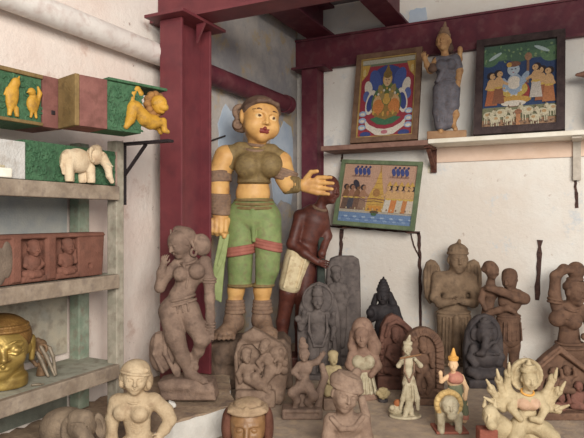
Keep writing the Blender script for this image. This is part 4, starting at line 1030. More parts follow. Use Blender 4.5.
# ---- crowned rider on a white lion
f = Fig('crowned_rider_figurine', 'small painted rider in orange crown and pink blouse behind a cream lion', 'figurine', 448, 1.97)
B = f.by
ORANGE = stone('orange_crown_paint',(206,150,74),(222,168,92)); PINK = stone('pink_blouse_paint',(172,112,98),(190,134,114),(186,146,104)); FLESH = stone('pale_flesh_paint',(214,176,136),(226,192,152))
b = f.part('body', FLESH, vox=.5, k=1.6); b.head((453,364.5,-1), 9, 12.5, yaw=-8); b.cap((453.5,373,1),(453,371,0),2.6,2.4); b.ell((455,380,2),(8,5,8)); b.path([(448,377,1),(441,381,-1),(439.5,373,-4)],[2.5,2.1,1.8]); b.path([(462,377,2),(466.5,388,0),(464,398,-4)],[2.6,2.2,1.8]); b.ell((439.5,371.5,-4),(1.8,1.6,2.2)); b.path([(452,392,3),(446,404,8),(447,418,8)],[4.5,3.6,2.8]); b.path([(459,392,3),(464,404,0),(464,420,-1)],[4.5,3.6,2.8]); b.build()
c = f.part('blouse', PINK, vox=.5, k=1.4); c.ell((455.5,378.5,1.4),(8.6,5.8,7)); c.ell((452,379,-2.5),(3.8,3.4,3.8)); c.ell((459,379,-2),(3.8,3.4,3.8)); c.build()
c = f.part('skirt', stone('dull_green_paint',(104,106,84),(122,124,98)), vox=.55, k=1.4); c.cap((456,388,3),(458,400,3),7,8.4,flat=1.3); c.path([(463,400,0),(464.5,413,-1)],[4,4]); c.build()
c = f.part('trouser_cuff', PINK, vox=.5); c.cyl((464.5,416,-1),4,3.8,3); c.build()
c = f.part('crown', ORANGE, vox=.45, k=.8); c.cyl((453,358.5,-1),5,4.8,1.7); c.cap((453,357,-1),(453.2,348.5,-1),3.6,1); c.tor((453,357,-1),4.2,1); c.build()
l = f.part('lion', IVORY, vox=.55, k=1.8); HL = l.head((446,401,-13), 17, 19, yaw=-6, ears=True); l.ell((446,409,-22),(5,3.6,3.6)); l.ell((448,410,-2),(12,12,11)); l.ell((447,404,-6),(12.5,8,12.5))
for x, q in ((438.5,-10),(456,-9),(441,8),(455,9)): l.path([(x,412,q),(x,B-4,q)],[4.4,3.4]); l.cap((x,B-2.6,q),(x,B-2.4,q-3),3,2.6)
l.build()
mn = f.part('mane', stone('tan_mane_paint',(192,160,104),(210,180,124),(168,134,84)), vox=.55, k=.9)
mn.tor((446,401,-9),11.4,3.0,rot=(90,0,0))
for i in range(16):
    a = 2*math.pi*i/16; mn.ell((446+11.8*math.cos(a),401+11.8*math.sin(a),-10),(2.6,3,2.6),k=.4)
mn.build()
p = f.part('base', stone('red_base_paint',(140,84,70),(160,100,84)), vox=.7); p.box((449,B-1.2,-1),(16,13,1.4),rad=.6); p.build()

# ---- cream many-armed goddess on horseback
f = Fig('many_armed_goddess_statue', 'cream many-armed goddess with a round halo riding an animal, front right', 'statue', 521, 1.72)
B = f.by
GCREAM = oldstone('cream_painted_stone',(192,172,134),(212,192,154),(164,140,104), rough=.65)
b = f.part('body', [GCREAM, stone('faded_pink_paint',(182,148,122),(198,164,138),(172,138,108))], vox=.65, k=2.5)
HG = b.head((527,378,-6), 15, 20, yaw=-6, tilt=2); b.cap((526,393,-2),(526.5,387,-4),5,4.4); b.ell((526,401,-1),(13,8,10)); b.ell((526,414,0),(10.5,8,10)); b.ell((526,424,0),(15,10,10))
b.ell((520.5,402,-7),(5.6,5,5.4),m=1,k=3); b.ell((531,402,-7),(5.6,5,5.4),m=1,k=3); b.ell((525.5,402.5,-6.2),(10,5,5.2),m=1,k=2)
b.path([(537,397,-1),(543,407,-5),(534,416,-12),(526,414,-14)],[4.6,4,3.4,2.8]); b.path([(515,397,-1),(509,406,-5),(516,415,-11)],[4.6,4,3.2])
for (ex, ey, eq), (hx, hy, hq) in (((504,396,2),(498,380,-2)),((500,402,2),(490,389,-3)),((508,388,4),(508,374,0)),((503,408,1),(490,402,-6)),((547,394,2),(552,379,-1)),((551,401,2),(557,391,-3)),((549,408,1),(556,409,-4))):
    sx = 514 if ex < 526 else 538
    b.path([(sx,398,1),(ex,ey,eq),(hx,hy,hq)],[4.8,4.2,3.4]); b.ell((hx,hy-1.5,hq),(3.8,3.4,4.2))
b.path([(518,424,-4),(508,436,-16),(512,448,-16)],[8.5,7,5.4]); b.path([(534,424,-4),(546,432,-14),(543,448,-16)],[8.5,7,5.4]); b.build()
h = f.part('halo', GCREAM, vox=.65, k=1.2); h.cyl((527.5,376,5),17,2,15.5) if False else h.ell((527.5,376,5),(17,3.4,17)); h.tor((527.5,376,3.4),14.8,2.2,rot=(90,0,0))
for i in range(20):
    a = 2*math.pi*i/20; h.ell((527.5+15.4*math.cos(a),376+15.4*math.sin(a),2.6),(1.7,1.7,1.7),k=.3)
h.build()
c = f.part('crown', GCREAM, vox=.6, k=.8); c.cyl((527,369,-4),8,7.4,2); c.cyl((527,365.5,-4),6.2,6,2.2); c.cap((527,363,-4),(527,359.5,-4),3,1.4); c.build()
for (x, y, q, ang) in ((497,377,-3,-12),(489,386,-4,-30),(508,371,-1,0),(489,399,-7,-60),(553,376,-2,14),(558,388,-4,30),(557,406,-5,70)):
    w = f.part('held_weapon', GCREAM, vox=.6, k=.8); a = math.radians(ang); dx, dy = math.sin(a), -math.cos(a)
    w.cap((x-dx*5,y-dy*5,q-2),(x+dx*9,y+dy*9,q-2),1.3,1.1); w.cap((x,y,q-2),(x+dx*6,y+dy*6,q-2),2.2,1.5,k=.8); w.build()
j = f.part('necklace', ORANGE, vox=.55); j.tor((526.3,391,-3),5.8,1.1,rot=(20,0,0)); j.build()
l = f.part('mount', GCREAM, vox=.7, k=4); l.head((486,411,-14), 15, 21, yaw=-30, tilt=-16, pitch=18); l.ell((484,417,-22),(5.4,6,5)); l.path([(490,416,-8),(500,428,-2),(510,438,2)],[9,11.5,13]); l.ell((520,440,4),(18,13,13)); l.ell((541,437,5),(17,14,16)); 
for x, q in ((501,-5),(508,12),(538,-7),(549,13)): l.path([(x,440,q),(x,B-3,q)],[7,5])
l.path([(557,436,8),(563,446,8),(560,B-8,6)],[3,3,3]); l.build()
for x in (481,491):
    e = f.part('ear', GCREAM, vox=.6); e.cap((x,403,-10),(x+1,397,-9),2.6,1); e.build()
p = f.part('base', stone('red_brown_base_paint',(124,70,58),(146,88,72)), vox=.9); p.box((521,B-2,0),(42,19,3),rad=1); p.box((484,432,-8),(9,7,7.5),rad=1); p.box((484,B-12,-8),(7,6,14),rad=1); p.build()

# ---- leaning triangular relief
f = Fig('peaked_brown_relief', 'brown carved panel with a peaked top and small reddish figures at the right edge', 'relief carving', 566, 2.1)
B = f.by
s_ = f.part('slab', BROWNST, vox=.7, k=1)
s_.slab([(538,B),(536,380),(536,364),(547,354),(559,345),(574,357),(592,371),(594,B)],-2,8,rad=1.5); s_.slab([(543,B-8),(542,368),(559,353.5),(587,374),(588,B-8)],-6,2.5,op='s',rad=.5)
s_.path([(540,366,-3),(559,350,-3),(588,372,-3)],1.6)
for i in range(9): s_.ell((542+i*2.1,364-i*1.75,-2.4),(1.5,1.5,1.5))
for i in range(12): s_.ell((561+i*2.3,352+i*1.75,-2.4),(1.5,1.5,1.5))
s_.build()
REDF = oldstone('faded_red_figure',(128,86,74),(146,102,88),(112,84,72))
for x, y, mt, yw in ((553,372,BROWNST,10),(566,370,BROWNST,-14),(578,386,REDF,0),(560,397,REDF,8),(546,393,BROWNST,0)):
    b = f.part('relief_figure', mt, vox=.6, k=1.6); b.head((x,y,-1), 8, 10.5, yaw=yw); b.ell((x,y+11,0),(6,4.5,7)); b.path([(x-5,y+8,0),(x-7,y+14,-3),(x-2,y+17,-4)],[2.2,2,1.7]); b.path([(x+5,y+8,0),(x+8,y+4,-3),(x+6,y-3,-4)],[2.2,2,1.7]); b.cap((x-5,y+19,-1),(x+5,y+20,-3),4,3.2); b.build()
p = f.part('base', BROWNST, vox=.8); p.box((566,B-3,-1),(30,11,4),rad=1); p.build()
# ================================================================= things on the left shelves
GREENP = stone('green_carved_paint',(56,88,62),(74,108,78),(54,72,54), scale=40, rough=.7, bump=.6, fine=130)
YELLOWP = mat('yellow_ochre_paint',(178,132,46),(198,150,58), scale=22, rough=.55, bump=.3, c3=(132,98,50))
REDWOOD = stone('dusty_red_wood',(112,72,66),(132,88,80),(100,66,58), scale=14, rough=.75, bump=.2)
OLIVEW = stone('olive_brown_wood',(112,90,56),(134,110,72),(94,76,50), scale=14, rough=.8, bump=.3)

def beam_frame(a, b):
    """axes of a beam whose carved face runs from plan point a to b: along, outward, up"""
    al = Vector((b[0]-a[0], b[1]-a[1], 0)).normalized(); out = Vector((al.y, -al.x, 0))
    return Vector((a[0], a[1], 0)), al, out, (Vector((b[0]-a[0], b[1]-a[1], 0))).length
def bbox(m, fr, u0, u1, v0, v1, z0, z1, bev=.002):
    o, al, out, L = fr
    M = Matrix(((al.x, out.x, 0, o.x), (al.y, out.y, 0, o.y), (0, 0, 1, 0), (0, 0, 0, 1)))
    m.box((u0, v0, z0), (u1, v1, z1), M=M, bev=bev)
class Flat:
    """a Fig-like frame lying on a beam's face, in pixels of the survey at depth d"""
    def __init__(s, root, cx, by, d): s.root = root; s.cx = cx; s.by = by; s.d = d; s.u = d/F
BZ0, BZ1 = 1.747, 1.885
# left beam
frA = beam_frame((-1.318, .70), (-1.284, 1.150))
t = empty('animal_carved_beam', (-1.34, .95, BZ0), 0, 'painted beam end with two yellow animals carved on green at the top left', 'carved beam')
LA = frA[3]; ug = LA-.062
m = MB(); bbox(m, frA, ug, LA, -.13, 0, BZ0, BZ1); m.build('red_block', REDWOOD, t)
m = MB(); bbox(m, frA, 0, ug-.001, -.13, -.004, BZ0, BZ1); m.build('green_panel', GREENP, t)
m = MB(); bbox(m, frA, 0, ug, -.006, .003, BZ1-.012, BZ1-.001); bbox(m, frA, 0, ug, -.006, .003, BZ0+.001, BZ0+.010); m.build('panel_border', OLIVEW, t)
m = MB(); bbox(m, frA, ug+.026, ug+.038, -.001, .002, BZ0+.036, BZ0+.048, bev=.0015); m.build('bolt', IRON, t)
def relief(parent, frame_pt, al, out, name, mats, fn, vox, u, label=None):
    """carve in a local frame: column = along the face, row = down, depth = into the face"""
    sub = Flat(parent, 0.0, 0.0, u*F)
    c = Carve(sub, name, mats, vox, parent, 1.5)
    fn(c)
    o = c.build()
    M = Matrix(((al.x, -out.x, 0, frame_pt.x), (al.y, -out.y, 0, frame_pt.y), (0, 0, 1, frame_pt.z), (0, 0, 0, 1)))
    o.data.transform(basis(parent).inverted() @ M)
    return o
o, al, out, _ = frA
U = .00262
def boar(c):
    c.ell((0,-20,0),(6.5,4,15),rot=(0,8,0)); c.ell((3,-33,-1),(4.5,3.5,5)); c.path([(-2,-8,0),(-3,-1,0)],[2.6,2]); c.path([(4,-8,0),(5,-1,0)],[2.6,2]); c.path([(5,-36,-1),(7,-40,-1)],[1.6,.8]); c.path([(-5,-26,0),(-8,-20,0)],[1.6,1])
def bird(c):
    c.ell((0,-14,0),(6.5,4,9)); c.ell((-2,-26,-1),(4,3.4,4)); c.cap((-4,-26,-2),(-8,-24,-2),1.4,.5); c.path([(1,-22,0),(-1,-26,0)],[3,2.6]); c.path([(-1,-6,0),(-2,-1,0)],[1.6,1.3]); c.path([(3,-6,0),(4,-1,0)],[1.6,1.3]); c.path([(5,-16,0),(8,-26,0),(6,-32,0)],[2.6,2.2,1.2])
relief(t, o+al*(ug-.088)+Vector((0,0,BZ0+.014)), al, out, 'standing_animal', YELLOWP, boar, .6, U)
relief(t, o+al*(ug-.030)+Vector((0,0,BZ0+.018)), al, out, 'crouching_animal', YELLOWP, bird, .6, U)
def scrolls(n, L, H, seed):
    def fn(c):
        rd = random.Random(seed)
        for i in range(n):
            x = -L*rd.random(); z = -H*(.1+.8*rd.random()); a = rd.uniform(0, 6.28)
            pts = [(x+4.2*math.cos(a+k*.9)*(1-k*.13), z+4.2*math.sin(a+k*.9)*(1-k*.13), 0) for k in range(5)]
            c.path(pts, [1.25,1.2,1.1,1,.8], k=.4)
    return fn
relief(t, o+al*ug+out*-.004+Vector((0,0,BZ0)), al, out, 'leaf_carving', GREENP, scrolls(46, 100, 50, 2), .6, U)
# right beam with the lion
frB = beam_frame((-1.192, 1.108), (-1.112, 1.40))
t = empty('lion_carved_beam', (-1.19, 1.25, BZ0), 0, 'painted beam end with a leaping yellow lion at its green tip', 'carved beam')
m = MB(); bbox(m, frB, 0, .013, -.094, .001, BZ0, BZ1-.001); m.build('end_face', OLIVEW, t)
m = MB(); bbox(m, frB, .0135, .095, -.098, 0, BZ0, BZ1-.002); m.build('red_block', REDWOOD, t)
m = MB(); bbox(m, frB, .0955, .206, -.098, -.005, BZ0, BZ1-.002); m.build('green_panel', GREENP, t)
m = MB(); bbox(m, frB, .096, .292, -.10, .004, BZ1-.002, BZ1+.006); m.build('top_plank', GREENP, t)
o, al, out, _ = frB
relief(t, o+al*.206+out*-.005+Vector((0,0,BZ0)), al, out, 'leaf_carving', GREENP, scrolls(40, 40, 50, 5), .6, U)
def lion(c):
    # column 0 at the haunch, growing toward the beam's tip
    c.ell((10,-25,-2),(9,8,9),rot=(0,25,0)); c.path([(8,-24,-2),(3,-12,-5),(-1,-4,-3)],[7.5,5,3]); c.path([(12,-22,4),(8,-10,5),(5,-4,5)],[6,4,2.6]); c.path([(12,-25,-1),(22,-16,-2),(31,-13,-2)],[8.5,8.5,8.5]); c.ell((34,-14,-2),(9,8,8.5))
    c.path([(36,-12,-6),(44,-15,-7),(46,-6,-7)],[5,4,3.2]); c.cap((46,-5,-7),(49,-3.5,-9),3,2.4); c.path([(38,-10,4),(46,-9,4),(48,-4,3)],[4,3.2,2.8])
    c.path([(7,-30,-1),(9,-42,-1),(14,-48,-1),(18,-43,-1)],[3,2.8,3.2,3.8])
def lion_head(c):
    c.head((38,-33,-7),17,21,yaw=24,tilt=6,ears=True); c.ell((40,-29,-15),(5,4.5,4))
def lion_mane(c):
    for i in range(11):
        a = -1.0+2*math.pi*i/11; c.ell((37+10.5*math.cos(a),-34+11*math.sin(a),-2),(4.4,5,4.4),k=.5)
    c.ell((36,-33,2),(10,7,11)); c.ell((32,-21,0),(6,6.5,5))
MANE = stone('brown_mane_paint',(130,90,54),(156,112,64),(104,74,50), scale=30)
pt = o+al*.158+Vector((0,0,BZ0+.004))
relief(t, pt-out*.012, al, out, 'lion', YELLOWP, lion, .6, U)
relief(t, pt-out*.012, al, out, 'lion_head', YELLOWP, lion_head, .5, U)
relief(t, pt-out*.012, al, out, 'lion_mane', MANE, lion_mane, .6, U)

# white elephant relief block under the beams
fr = beam_frame((-1.298, .80), (-1.285, 1.30))
o, al, out, _ = fr
t = empty('elephant_relief_block', (-1.33, 1.1, 1.603), 0, 'low block with a white elephant carved on a green ground, upper left shelf', 'relief carving')
m = MB(); bbox(m, fr, .15, .237, -.07, 0, 1.603, 1.700); m.build('grey_block', stone('grey_white_block',(176,172,166),(196,192,186),(160,150,140)), t)
m = MB(); bbox(m, fr, .238, .56, -.07, -.008, 1.603, 1.708); m.build('green_ground', GREENP, t)
m = MB(); bbox(m, fr, .5605, .563, -.07, -.002, 1.603, 1.708); m.build('pink_block', stone('pink_grey_wood',(156,128,116),(176,146,134),(138,112,102)), t)
relief(t, o+al*.56+out*-.008+Vector((0,0,1.603)), al, out, 'leaf_carving', GREENP, scrolls(84, 120, 38, 8), .6, U)
WE = stone('white_elephant_paint',(196,172,140),(216,196,166),(164,134,108), rough=.6)
def eleph(c):
    c.ell((0,-23,0),(17,9,13)); c.ell((-12,-21,1),(9,8.5,13)); c.ell((20,-30,-3),(10,8.5,10)); c.ell((22,-38,-3),(6,6,4.4)); c.path([(27,-29,-6),(33,-19,-9),(35,-9,-9),(39,-3,-9)],[6,4.6,3.5,2.6])
    for x, q in ((-15,-3),(-8,4),(8,4),(13,-4)): c.cap((x,-16,q),(x+1,-2,q),5,4.4)
    c.path([(-19,-27,0),(-22,-16,-1),(-20,-8,-1)],[1.8,1.5,1.2]); c.ell((25,-33,-11),(1.4,1.1,1.2),k=.3)
def ear(c): c.ell((13,-30,-7.5),(6.5,2.4,9),rot=(0,-14,18)); c.ell((13,-29,-9.5),(4,1.8,6),op='s',k=1)
def tusk(c): c.path([(29,-22,-11),(34,-19,-15)],[1.6,.9])
UE = .0027
for nm, fn, mt in (('elephant', eleph, WE), ('ear', ear, WE), ('tusk', tusk, IVORY)):
    relief(t, o+al*.405+out*.004+Vector((0,0,1.604)), al, out, nm, mt, fn, .6, UE)
t = empty('cream_stone_scrap', (-1.245, .985, 1.602), 0, 'small cream wooden block on the shelf rail in front of the grey block', 'block')
t.location = (-1.2875, .98, 1.603)
m = MB(); m.box((-1.300, .93, 1.603), (-1.279, .99, 1.628), bev=.004); m.build('block', CREAMPAINT, t)
m = MB(); m.box((-1.298, .935, 1.628), (-1.281, .97, 1.634), bev=.002); m.build('chipped_top', IVORY, t)

# terracotta relief block on the middle shelf
fr = beam_frame((-1.302, .80), (-1.300, 1.325)); o, al, out, L = fr
t = empty('terracotta_relief_block', (-1.35, 1.1, 1.33), 0, 'long red terracotta block with two seated figures in niches on the middle shelf', 'relief carving')
BRICK = stone('red_terracotta',(104,68,56),(124,84,70),(94,66,56), scale=12, bump=.4)
GREYT = stone('weathered_grey_terracotta',(104,90,78),(122,106,92),(92,78,68))
def blk(c):
    c.slab([(-160,0),(-160,-49),(-2,-49.5),(0,-49),(-3,0)],0,26,rad=1.5)
    for x in (-97,-54): c.slab([(x-14.5,-6),(x-14.5,-44),(x+14.5,-44),(x+14.5,-6)],-4,7,op='s',rad=1.5); c.box((x,-4,0),(14,2,3),rad=1)
    c.box((-22,-12,-1),(2,3,2.4),op='s',rad=.5); c.path([(-160,-46,0),(-2,-46.5,0)],1.6,k=1)
    c.box((-76,-24,0),(5,2,22),rad=1); c.box((-118,-24,0),(5,2,22),rad=1)
def sitter(x, arms):
    def fn(c):
        c.head((x,-34,0),12.5,15,yaw=-10); c.ell((x,-40,1),(6.6,6,4)); c.ell((x,-20,2),(9,6,9)); c.path([(x-7,-25,3),(x-10,-18,0),(x-4,-14,-1)],[2.8,2.4,2.2])
        c.path([(x+7,-25,3),(x+10,-18,0)]+([(x+4,-14,-1)] if arms else [(x+8,-30,-1)]),[2.8,2.4,2.2]); c.cap((x-9,-9,2),(x+5,-8,-1.5),4.4,3.4); c.cap((x+9,-9,2),(x-4,-7.4,-1.5),4.4,3.4)
        c.ell((x,-30,8),(9,2,13),k=1)
    return fn
UT = .00262
top = o+al*L+Vector((0,0,1.331))
relief(t, top, al, out, 'block', BRICK, blk, .75, UT)
relief(t, top, al, out, 'seated_figure', BRICK, sitter(-97, 1), .55, UT)
relief(t, top, al, out, 'seated_figure', BRICK, sitter(-54, 0), .55, UT)
def worn(c):
    for i in range(5): c.ell((-128-i*7,-25+(i%2)*6,0),(6.5,2.4,18))
relief(t, top, al, out, 'worn_carving', GREYT, worn, .7, UT)

# gold head and the trinket beside it
GOLD = mat('aged_brass',(146,120,62),(178,150,84), scale=10, rough=.42, bump=.15, metal=.55, c3=(118,92,48), spec=.5)
f = Fig('golden_head', 'large golden head with closed eyes on the lowest shelf at the left edge', 'head sculpture', 1, 1.555, z=1.052)
B = f.by
b = f.part('head', GOLD, vox=.75, k=3)
HG2 = b.head((.5,348.5,-5), 55, 56, yaw=37, depth=.92, nose=.8); b.cap((1,B,4),(1,368,2),20,20); b.cyl((1,B-6,1),25,22,7,rad=4)
for sx in (-1,1): b.ell(HG2(sx*.41,.86,.07),(6.2,5,4.6),k=2); b.path([HG2(sx*.14,.94,.02),HG2(sx*.41,1.04,-.06),HG2(sx*.70,.80,.02)],1.0,k=.3); b.path([HG2(sx*.12,.97,.28),HG2(sx*.4,.97,.38),HG2(sx*.72,.72,.28)],1.0,k=.6)
b.build()
for sx in (-1,1):
    e = f.part('ear', GOLD, vox=.7,k=1.2); x = sx*24.5; q = 5+sx*13; e.ell((x,345,q),(3,5,7.5)); e.cap((x,350,q),(x-sx*1,362,q),3,2.8); e.build()
h = f.part('hair', stone('dark_brass_hair',(96,70,34),(122,92,46),(80,58,32),metallic=.0) if False else mat('dark_brass_hair',(96,66,34),(140,104,56), scale=16, rough=.5, bump=.5, metal=.3), vox=.75, k=2)
h.ell((0,337,5),(28,26,23)); h.ell(HG2(0,1.0,-.5),(27,20,29),op='s',k=1.5)
for r, z in ((26.6,329),(25.4,325)): h.tor((0,z,0),r,2.0,sq=.95,k=.8)
h.build()
f = Fig('metal_trinket', 'small tarnished brass and silver trinket beside the golden head', 'trinket', 46, 1.66, z=1.052)
B = f.by
b = f.part('brass_knot', mat('tarnished_brass',(104,80,58),(128,100,74), scale=40, rough=.6, bump=.3, metal=.2), vox=.5, k=1.4)
b.ell((40,346,2),(6,5.5,6.5)); b.ell((37,341,1),(3.4,3,3.4)); b.path([(41,351,1),(43,362,1),(41,B-1,1)],[4.6,4.4,5]); b.path([(36,350,-2),(33,358,-4),(38,364,-4)],[2.4,2.2,2]); b.tor((44,348,-3),4,1.4,rot=(80,0,0)); b.build()
s_ = f.part('silver_strips', mat('dull_silver',(110,98,82),(138,124,106), scale=30, rough=.5, bump=.15, metal=.2), vox=.45, k=.8)
s_.path([(42,346,-3),(48,355,-4),(57,B-2,-6)],[1.8,2.2,1.2]); s_.path([(39,352,-4),(44,360,-5),(51,B-1.5,-7)],[2,2.4,1.4]); s_.path([(44,344,-1),(50,348,-1),(54,356,-2),(57,B-2,-3)],[1.6,2.0,1.8,1.2]); s_.build()
f = Fig('metal_strip', 'thin flat silver-grey metal strip lying beside the golden head', 'metal strip', 38, 1.56, z=1.052)
b = f.part('strip', mat('dull_silver',(150,136,118),(186,172,152)), vox=.4); B=f.by; b.cap((33,B-1.2,-2),(43,B-1.0,2),1.2,.8); b.cap((36,B-1.0,1),(41,B-1.0,-1),1.0,.7); b.build()

# ================================================================= the shelf on the back wall
GREYBLUE = stone('grey_blue_sari_paint',(96,94,100),(118,114,120),(104,88,82), scale=30, rough=.7)
FACEB = stone('tan_face_paint',(176,134,92),(198,156,110),(146,104,76), scale=24, rough=.6)
f = Fig('grey_lady_carving', 'slim carved wooden lady in a grey-blue sari between the two shelf paintings', 'statue', 446, 2.895, z=SZ+.003, yaw=-14)
B = f.by
b = f.part('body', FACEB, vox=.6, k=2)
HL2 = b.head((443.5,42.5,-2), 14, 18.5, yaw=-16, tilt=-3); b.cap((445,55,0),(444.3,50,-1),3.8,3.4); b.ell((446,64,0),(11,6.5,9)); b.ell((447,80,0),(9.5,6.5,9))
b.path([(437,60,-1),(431,70,-3),(428,66,-6),(425,58,-7)],[4,3.4,2.9,2.4]); b.hand((425.5,60,-7),(-.25,-1,-.1),(1,-.2,-.2),9,curl=10)
b.path([(455,60,0),(459,72,-1),(457,86,-5)],[4,3.4,2.8]); b.hand((457,84,-5),(-.1,1,-.2),(-1,0,-.2),9,curl=18)
b.path([(452,62,3),(459,60,2),(459.5,53,0)],[3.2,2.6,2.2]); b.ell((459.5,50.5,0),(2.6,2.4,3.4))
b.path([(441,110,0),(441,B-9,0)],[5,3.6]); b.path([(451,104,-2),(455,116,-5),(452,B-14,-1)],[5,3.6,2.6]); b.cap((441,B-8,0),(441,B-7.5,-7),3,2.4); b.cap((453,B-14,-2),(455,B-9,-7),2.6,2.2); b.build()
c = f.part('crown', stone('dull_crown_paint',(126,100,80),(148,120,98)), vox=.55, k=.8); c.cyl((444,36.5,-1),6.6,6,2); c.cyl((444.2,33.2,-1),5.4,5,2); c.cyl((444.5,29.8,-1),4.2,4,2); c.cap((444.6,28,-1),(445.2,22.5,-1),2.4,.9); c.build()
h = f.part('hair', HAIRM, vox=.6); h.ell((444.5,42,2),(7.4,6,8)); h.ell((450,48,3),(3.6,3.6,4.4)); h.build()
s_ = f.part('sari', GREYBLUE, vox=.65, k=2); s_.ell((446,66,0),(12,7.6,10)); s_.ell((441,67,-7),(5.6,5.2,5.4)); s_.ell((450.5,66.5,-7),(5.4,5,5.4)); s_.cap((447,76,0),(446,88,0),10,11.2,flat=1.3); s_.path([(442,90,-1),(441,112,-1),(441.5,B-14,0)],[9,8,6.4]); s_.path([(451,90,-1),(451,106,-3),(448,B-16,-1)],[9,7.6,6]); s_.path([(455,58,1),(446,68,-7),(438,82,-8)],[3.2,3,2.4],k=1.2); s_.cap((437.5,60.5,0),(454,60.5,0),5.2,5); s_.path([(455,60,0),(458,68,-1)],[5,4.2]); s_.ell((444.5,52,-2),(5,6,4.5),op='s',k=1)
for i in range(6): s_.cap((439+i*2.8,88,-9),(438+i*2.4,B-18,-7),.7,.8,k=.6)
s_.tor((446.5,82,0),10.9,1.2,sq=.8,k=.4); s_.build()
j = f.part('held_pot', stone('dark_pot_paint',(96,74,62),(116,92,78)), vox=.55); j.ell((433,70,-8),(4.4,4,4)); j.cyl((433,66,-8),2.6,2.4,1.2); j.build()
p = f.part('base', stone('pale_wood_base',(146,112,84),(168,134,102)), vox=.75); p.box((446.5,B-4,-1),(19,6.5,4.2),rad=.8); p.build()
# ================================================================= framed paintings
def pm(c):
    c = tuple(int(v*.80+q*.12) for v, q in zip(c, (126,112,100)))
    return mat('pigment_%d_%d_%d' % c, c, tuple(min(255, int(v*1.12)+4) for v in c), scale=150, rough=.5, bump=.3, fine=300, c3=tuple(int(v*.62) for v in c))
class Art:
    """flat shapes of pigment in picture metres, each layer a hair proud of the last"""
    def __init__(s, w, h): s.w = w; s.h = h; s.m = MB(); s.mats = []; s.k = 0
    def c(s, col):
        m = pm(col)
        if m not in s.mats: s.mats.append(m)
        return s.mats.index(m)
    def poly(s, pts, col):
        s.k += 1; y = -.0006-s.k*.00006
        vs = [(p[0]*s.w, y, p[1]*s.h) for p in pts]; s.m.add(vs, [tuple(range(len(vs)))], s.c(col)); return s
    def ell(s, cx, cy, rx, ry, col, a=0, n=18):
        A = math.radians(a); s.poly([(cx+rx*math.cos(t)*math.cos(A)-ry*math.sin(t)*math.sin(A), cy+rx*math.cos(t)*math.sin(A)+ry*math.sin(t)*math.cos(A)) for t in [2*math.pi*i/n for i in range(n)]], col); return s
    def rect(s, x0, y0, x1, y1, col): return s.poly([(x0,y0),(x1,y0),(x1,y1),(x0,y1)], col)
    def line(s, pts, w, col):
        for (x0, y0), (x1, y1) in zip(pts, pts[1:]):
            dx, dy = (x1-x0)*s.w, (y1-y0)*s.h; l = math.hypot(dx, dy) or 1; nx, ny = -dy/l*w/2/s.w*s.w, dx/l*w/2
            s.poly([(x0+nx, y0+ny), (x1+nx, y1+ny), (x1-nx, y1-ny), (x0-nx, y0-ny)], col)
        return s
    def person(s, x, y, h, skin, cloth, hair=(40,34,38), face=1, seated=False, crown=None):
        """small painted figure, y is its foot line"""
        ar = s.h/s.w; r = h*.09
        s.poly([(x-h*.16*ar, y), (x+h*.16*ar, y), (x+h*.10*ar, y+h*.46), (x-h*.10*ar, y+h*.46)], cloth)
        s.ell(x, y+h*.60, h*.12*ar, h*.18, skin)
        s.poly([(x+face*h*.05*ar, y+h*.70), (x+face*h*.26*ar, y+h*.56), (x+face*h*.24*ar, y+h*.50), (x, y+h*.60)], skin)
        s.poly([(x-face*h*.08*ar, y+h*.70), (x-face*h*.17*ar, y+h*.48), (x-face*h*.11*ar, y+h*.46), (x, y+h*.64)], skin)
        s.ell(x-face*h*.02*ar, y+h*.87, r*ar*1.15, r*1.2, hair); s.ell(x+face*h*.025*ar, y+h*.85, r*ar*.85, r*.95, skin)
        s.ell(x+face*h*.05*ar, y+h*.87, r*ar*.16, r*.16, hair)
        s.ell(x, y+h*.46, h*.11*ar, h*.03, (206,170,80))
        if crown: s.poly([(x-r*ar, y+h*.93), (x+r*ar, y+h*.93), (x, y+h*1.10)], crown)
    def build(s, parent, off):
        o = s.m.build('picture', s.mats, parent, local=True)
        o.data.transform(Matrix.Translation(off))
        # every pigment shape faces the room
        for p in o.data.polygons:
            if p.normal.y > 0: p.flip()
        o.data.update(); return o
def framed(name, label, x0, x1, y, z, H, lean, roll, fw, fd, fmat, inner=None):
    """root at the bottom middle; local x along the wall, z up the picture"""
    W = x1-x0
    t = empty(name, ((x0+x1)/2, y, z), 0, label, 'painting', rot=(-lean, roll, 0))
    m = MB(); h, w = H, W/2
    def mitre(pts): m.prism(pts, 1, -fd, 0)
    mitre([(-w,0),(w,0),(w-fw,fw),(-w+fw,fw)]); mitre([(-w,h),(-w+fw,h-fw),(w-fw,h-fw),(w,h)]); mitre([(-w,0),(-w+fw,fw),(-w+fw,h-fw),(-w,h)]); mitre([(w,0),(w,h),(w-fw,h-fw),(w-fw,fw)])
    m.build('frame', fmat, t, local=True)
    if inner:
        m = MB(); a = fw*.999; b = fw+.007
        for p in ([(-w+a,a),(w-a,a),(w-b,b),(-w+b,b)],[(-w+a,h-a),(-w+b,h-b),(w-b,h-b),(w-a,h-a)],[(-w+a,a),(-w+b,b),(-w+b,h-b),(-w+a,h-a)],[(w-a,a),(w-a,h-a),(w-b,h-b),(w-b,b)]): m.prism(p, 1, -fd*.72, -.002)
        m.build('inner_slip', inner, t, local=True)
    m = MB(); m.box((-w+fw*.5, -.006, fw*.5), (w-fw*.5, -.001, h-fw*.5)); m.build('backing', BOARD, t, local=True)
    a = Art(W-2*fw, H-2*fw)
    return t, a, Vector((-w+fw, -.0062, fw))
FR1 = stone('brown_picture_frame',(104,78,62),(126,98,78),scale=24,rough=.6); FR2 = stone('dark_picture_frame',(58,46,46),(76,62,60),scale=24,rough=.5); FR3 = stone('green_picture_frame',(92,104,78),(112,124,94),scale=24,rough=.6)
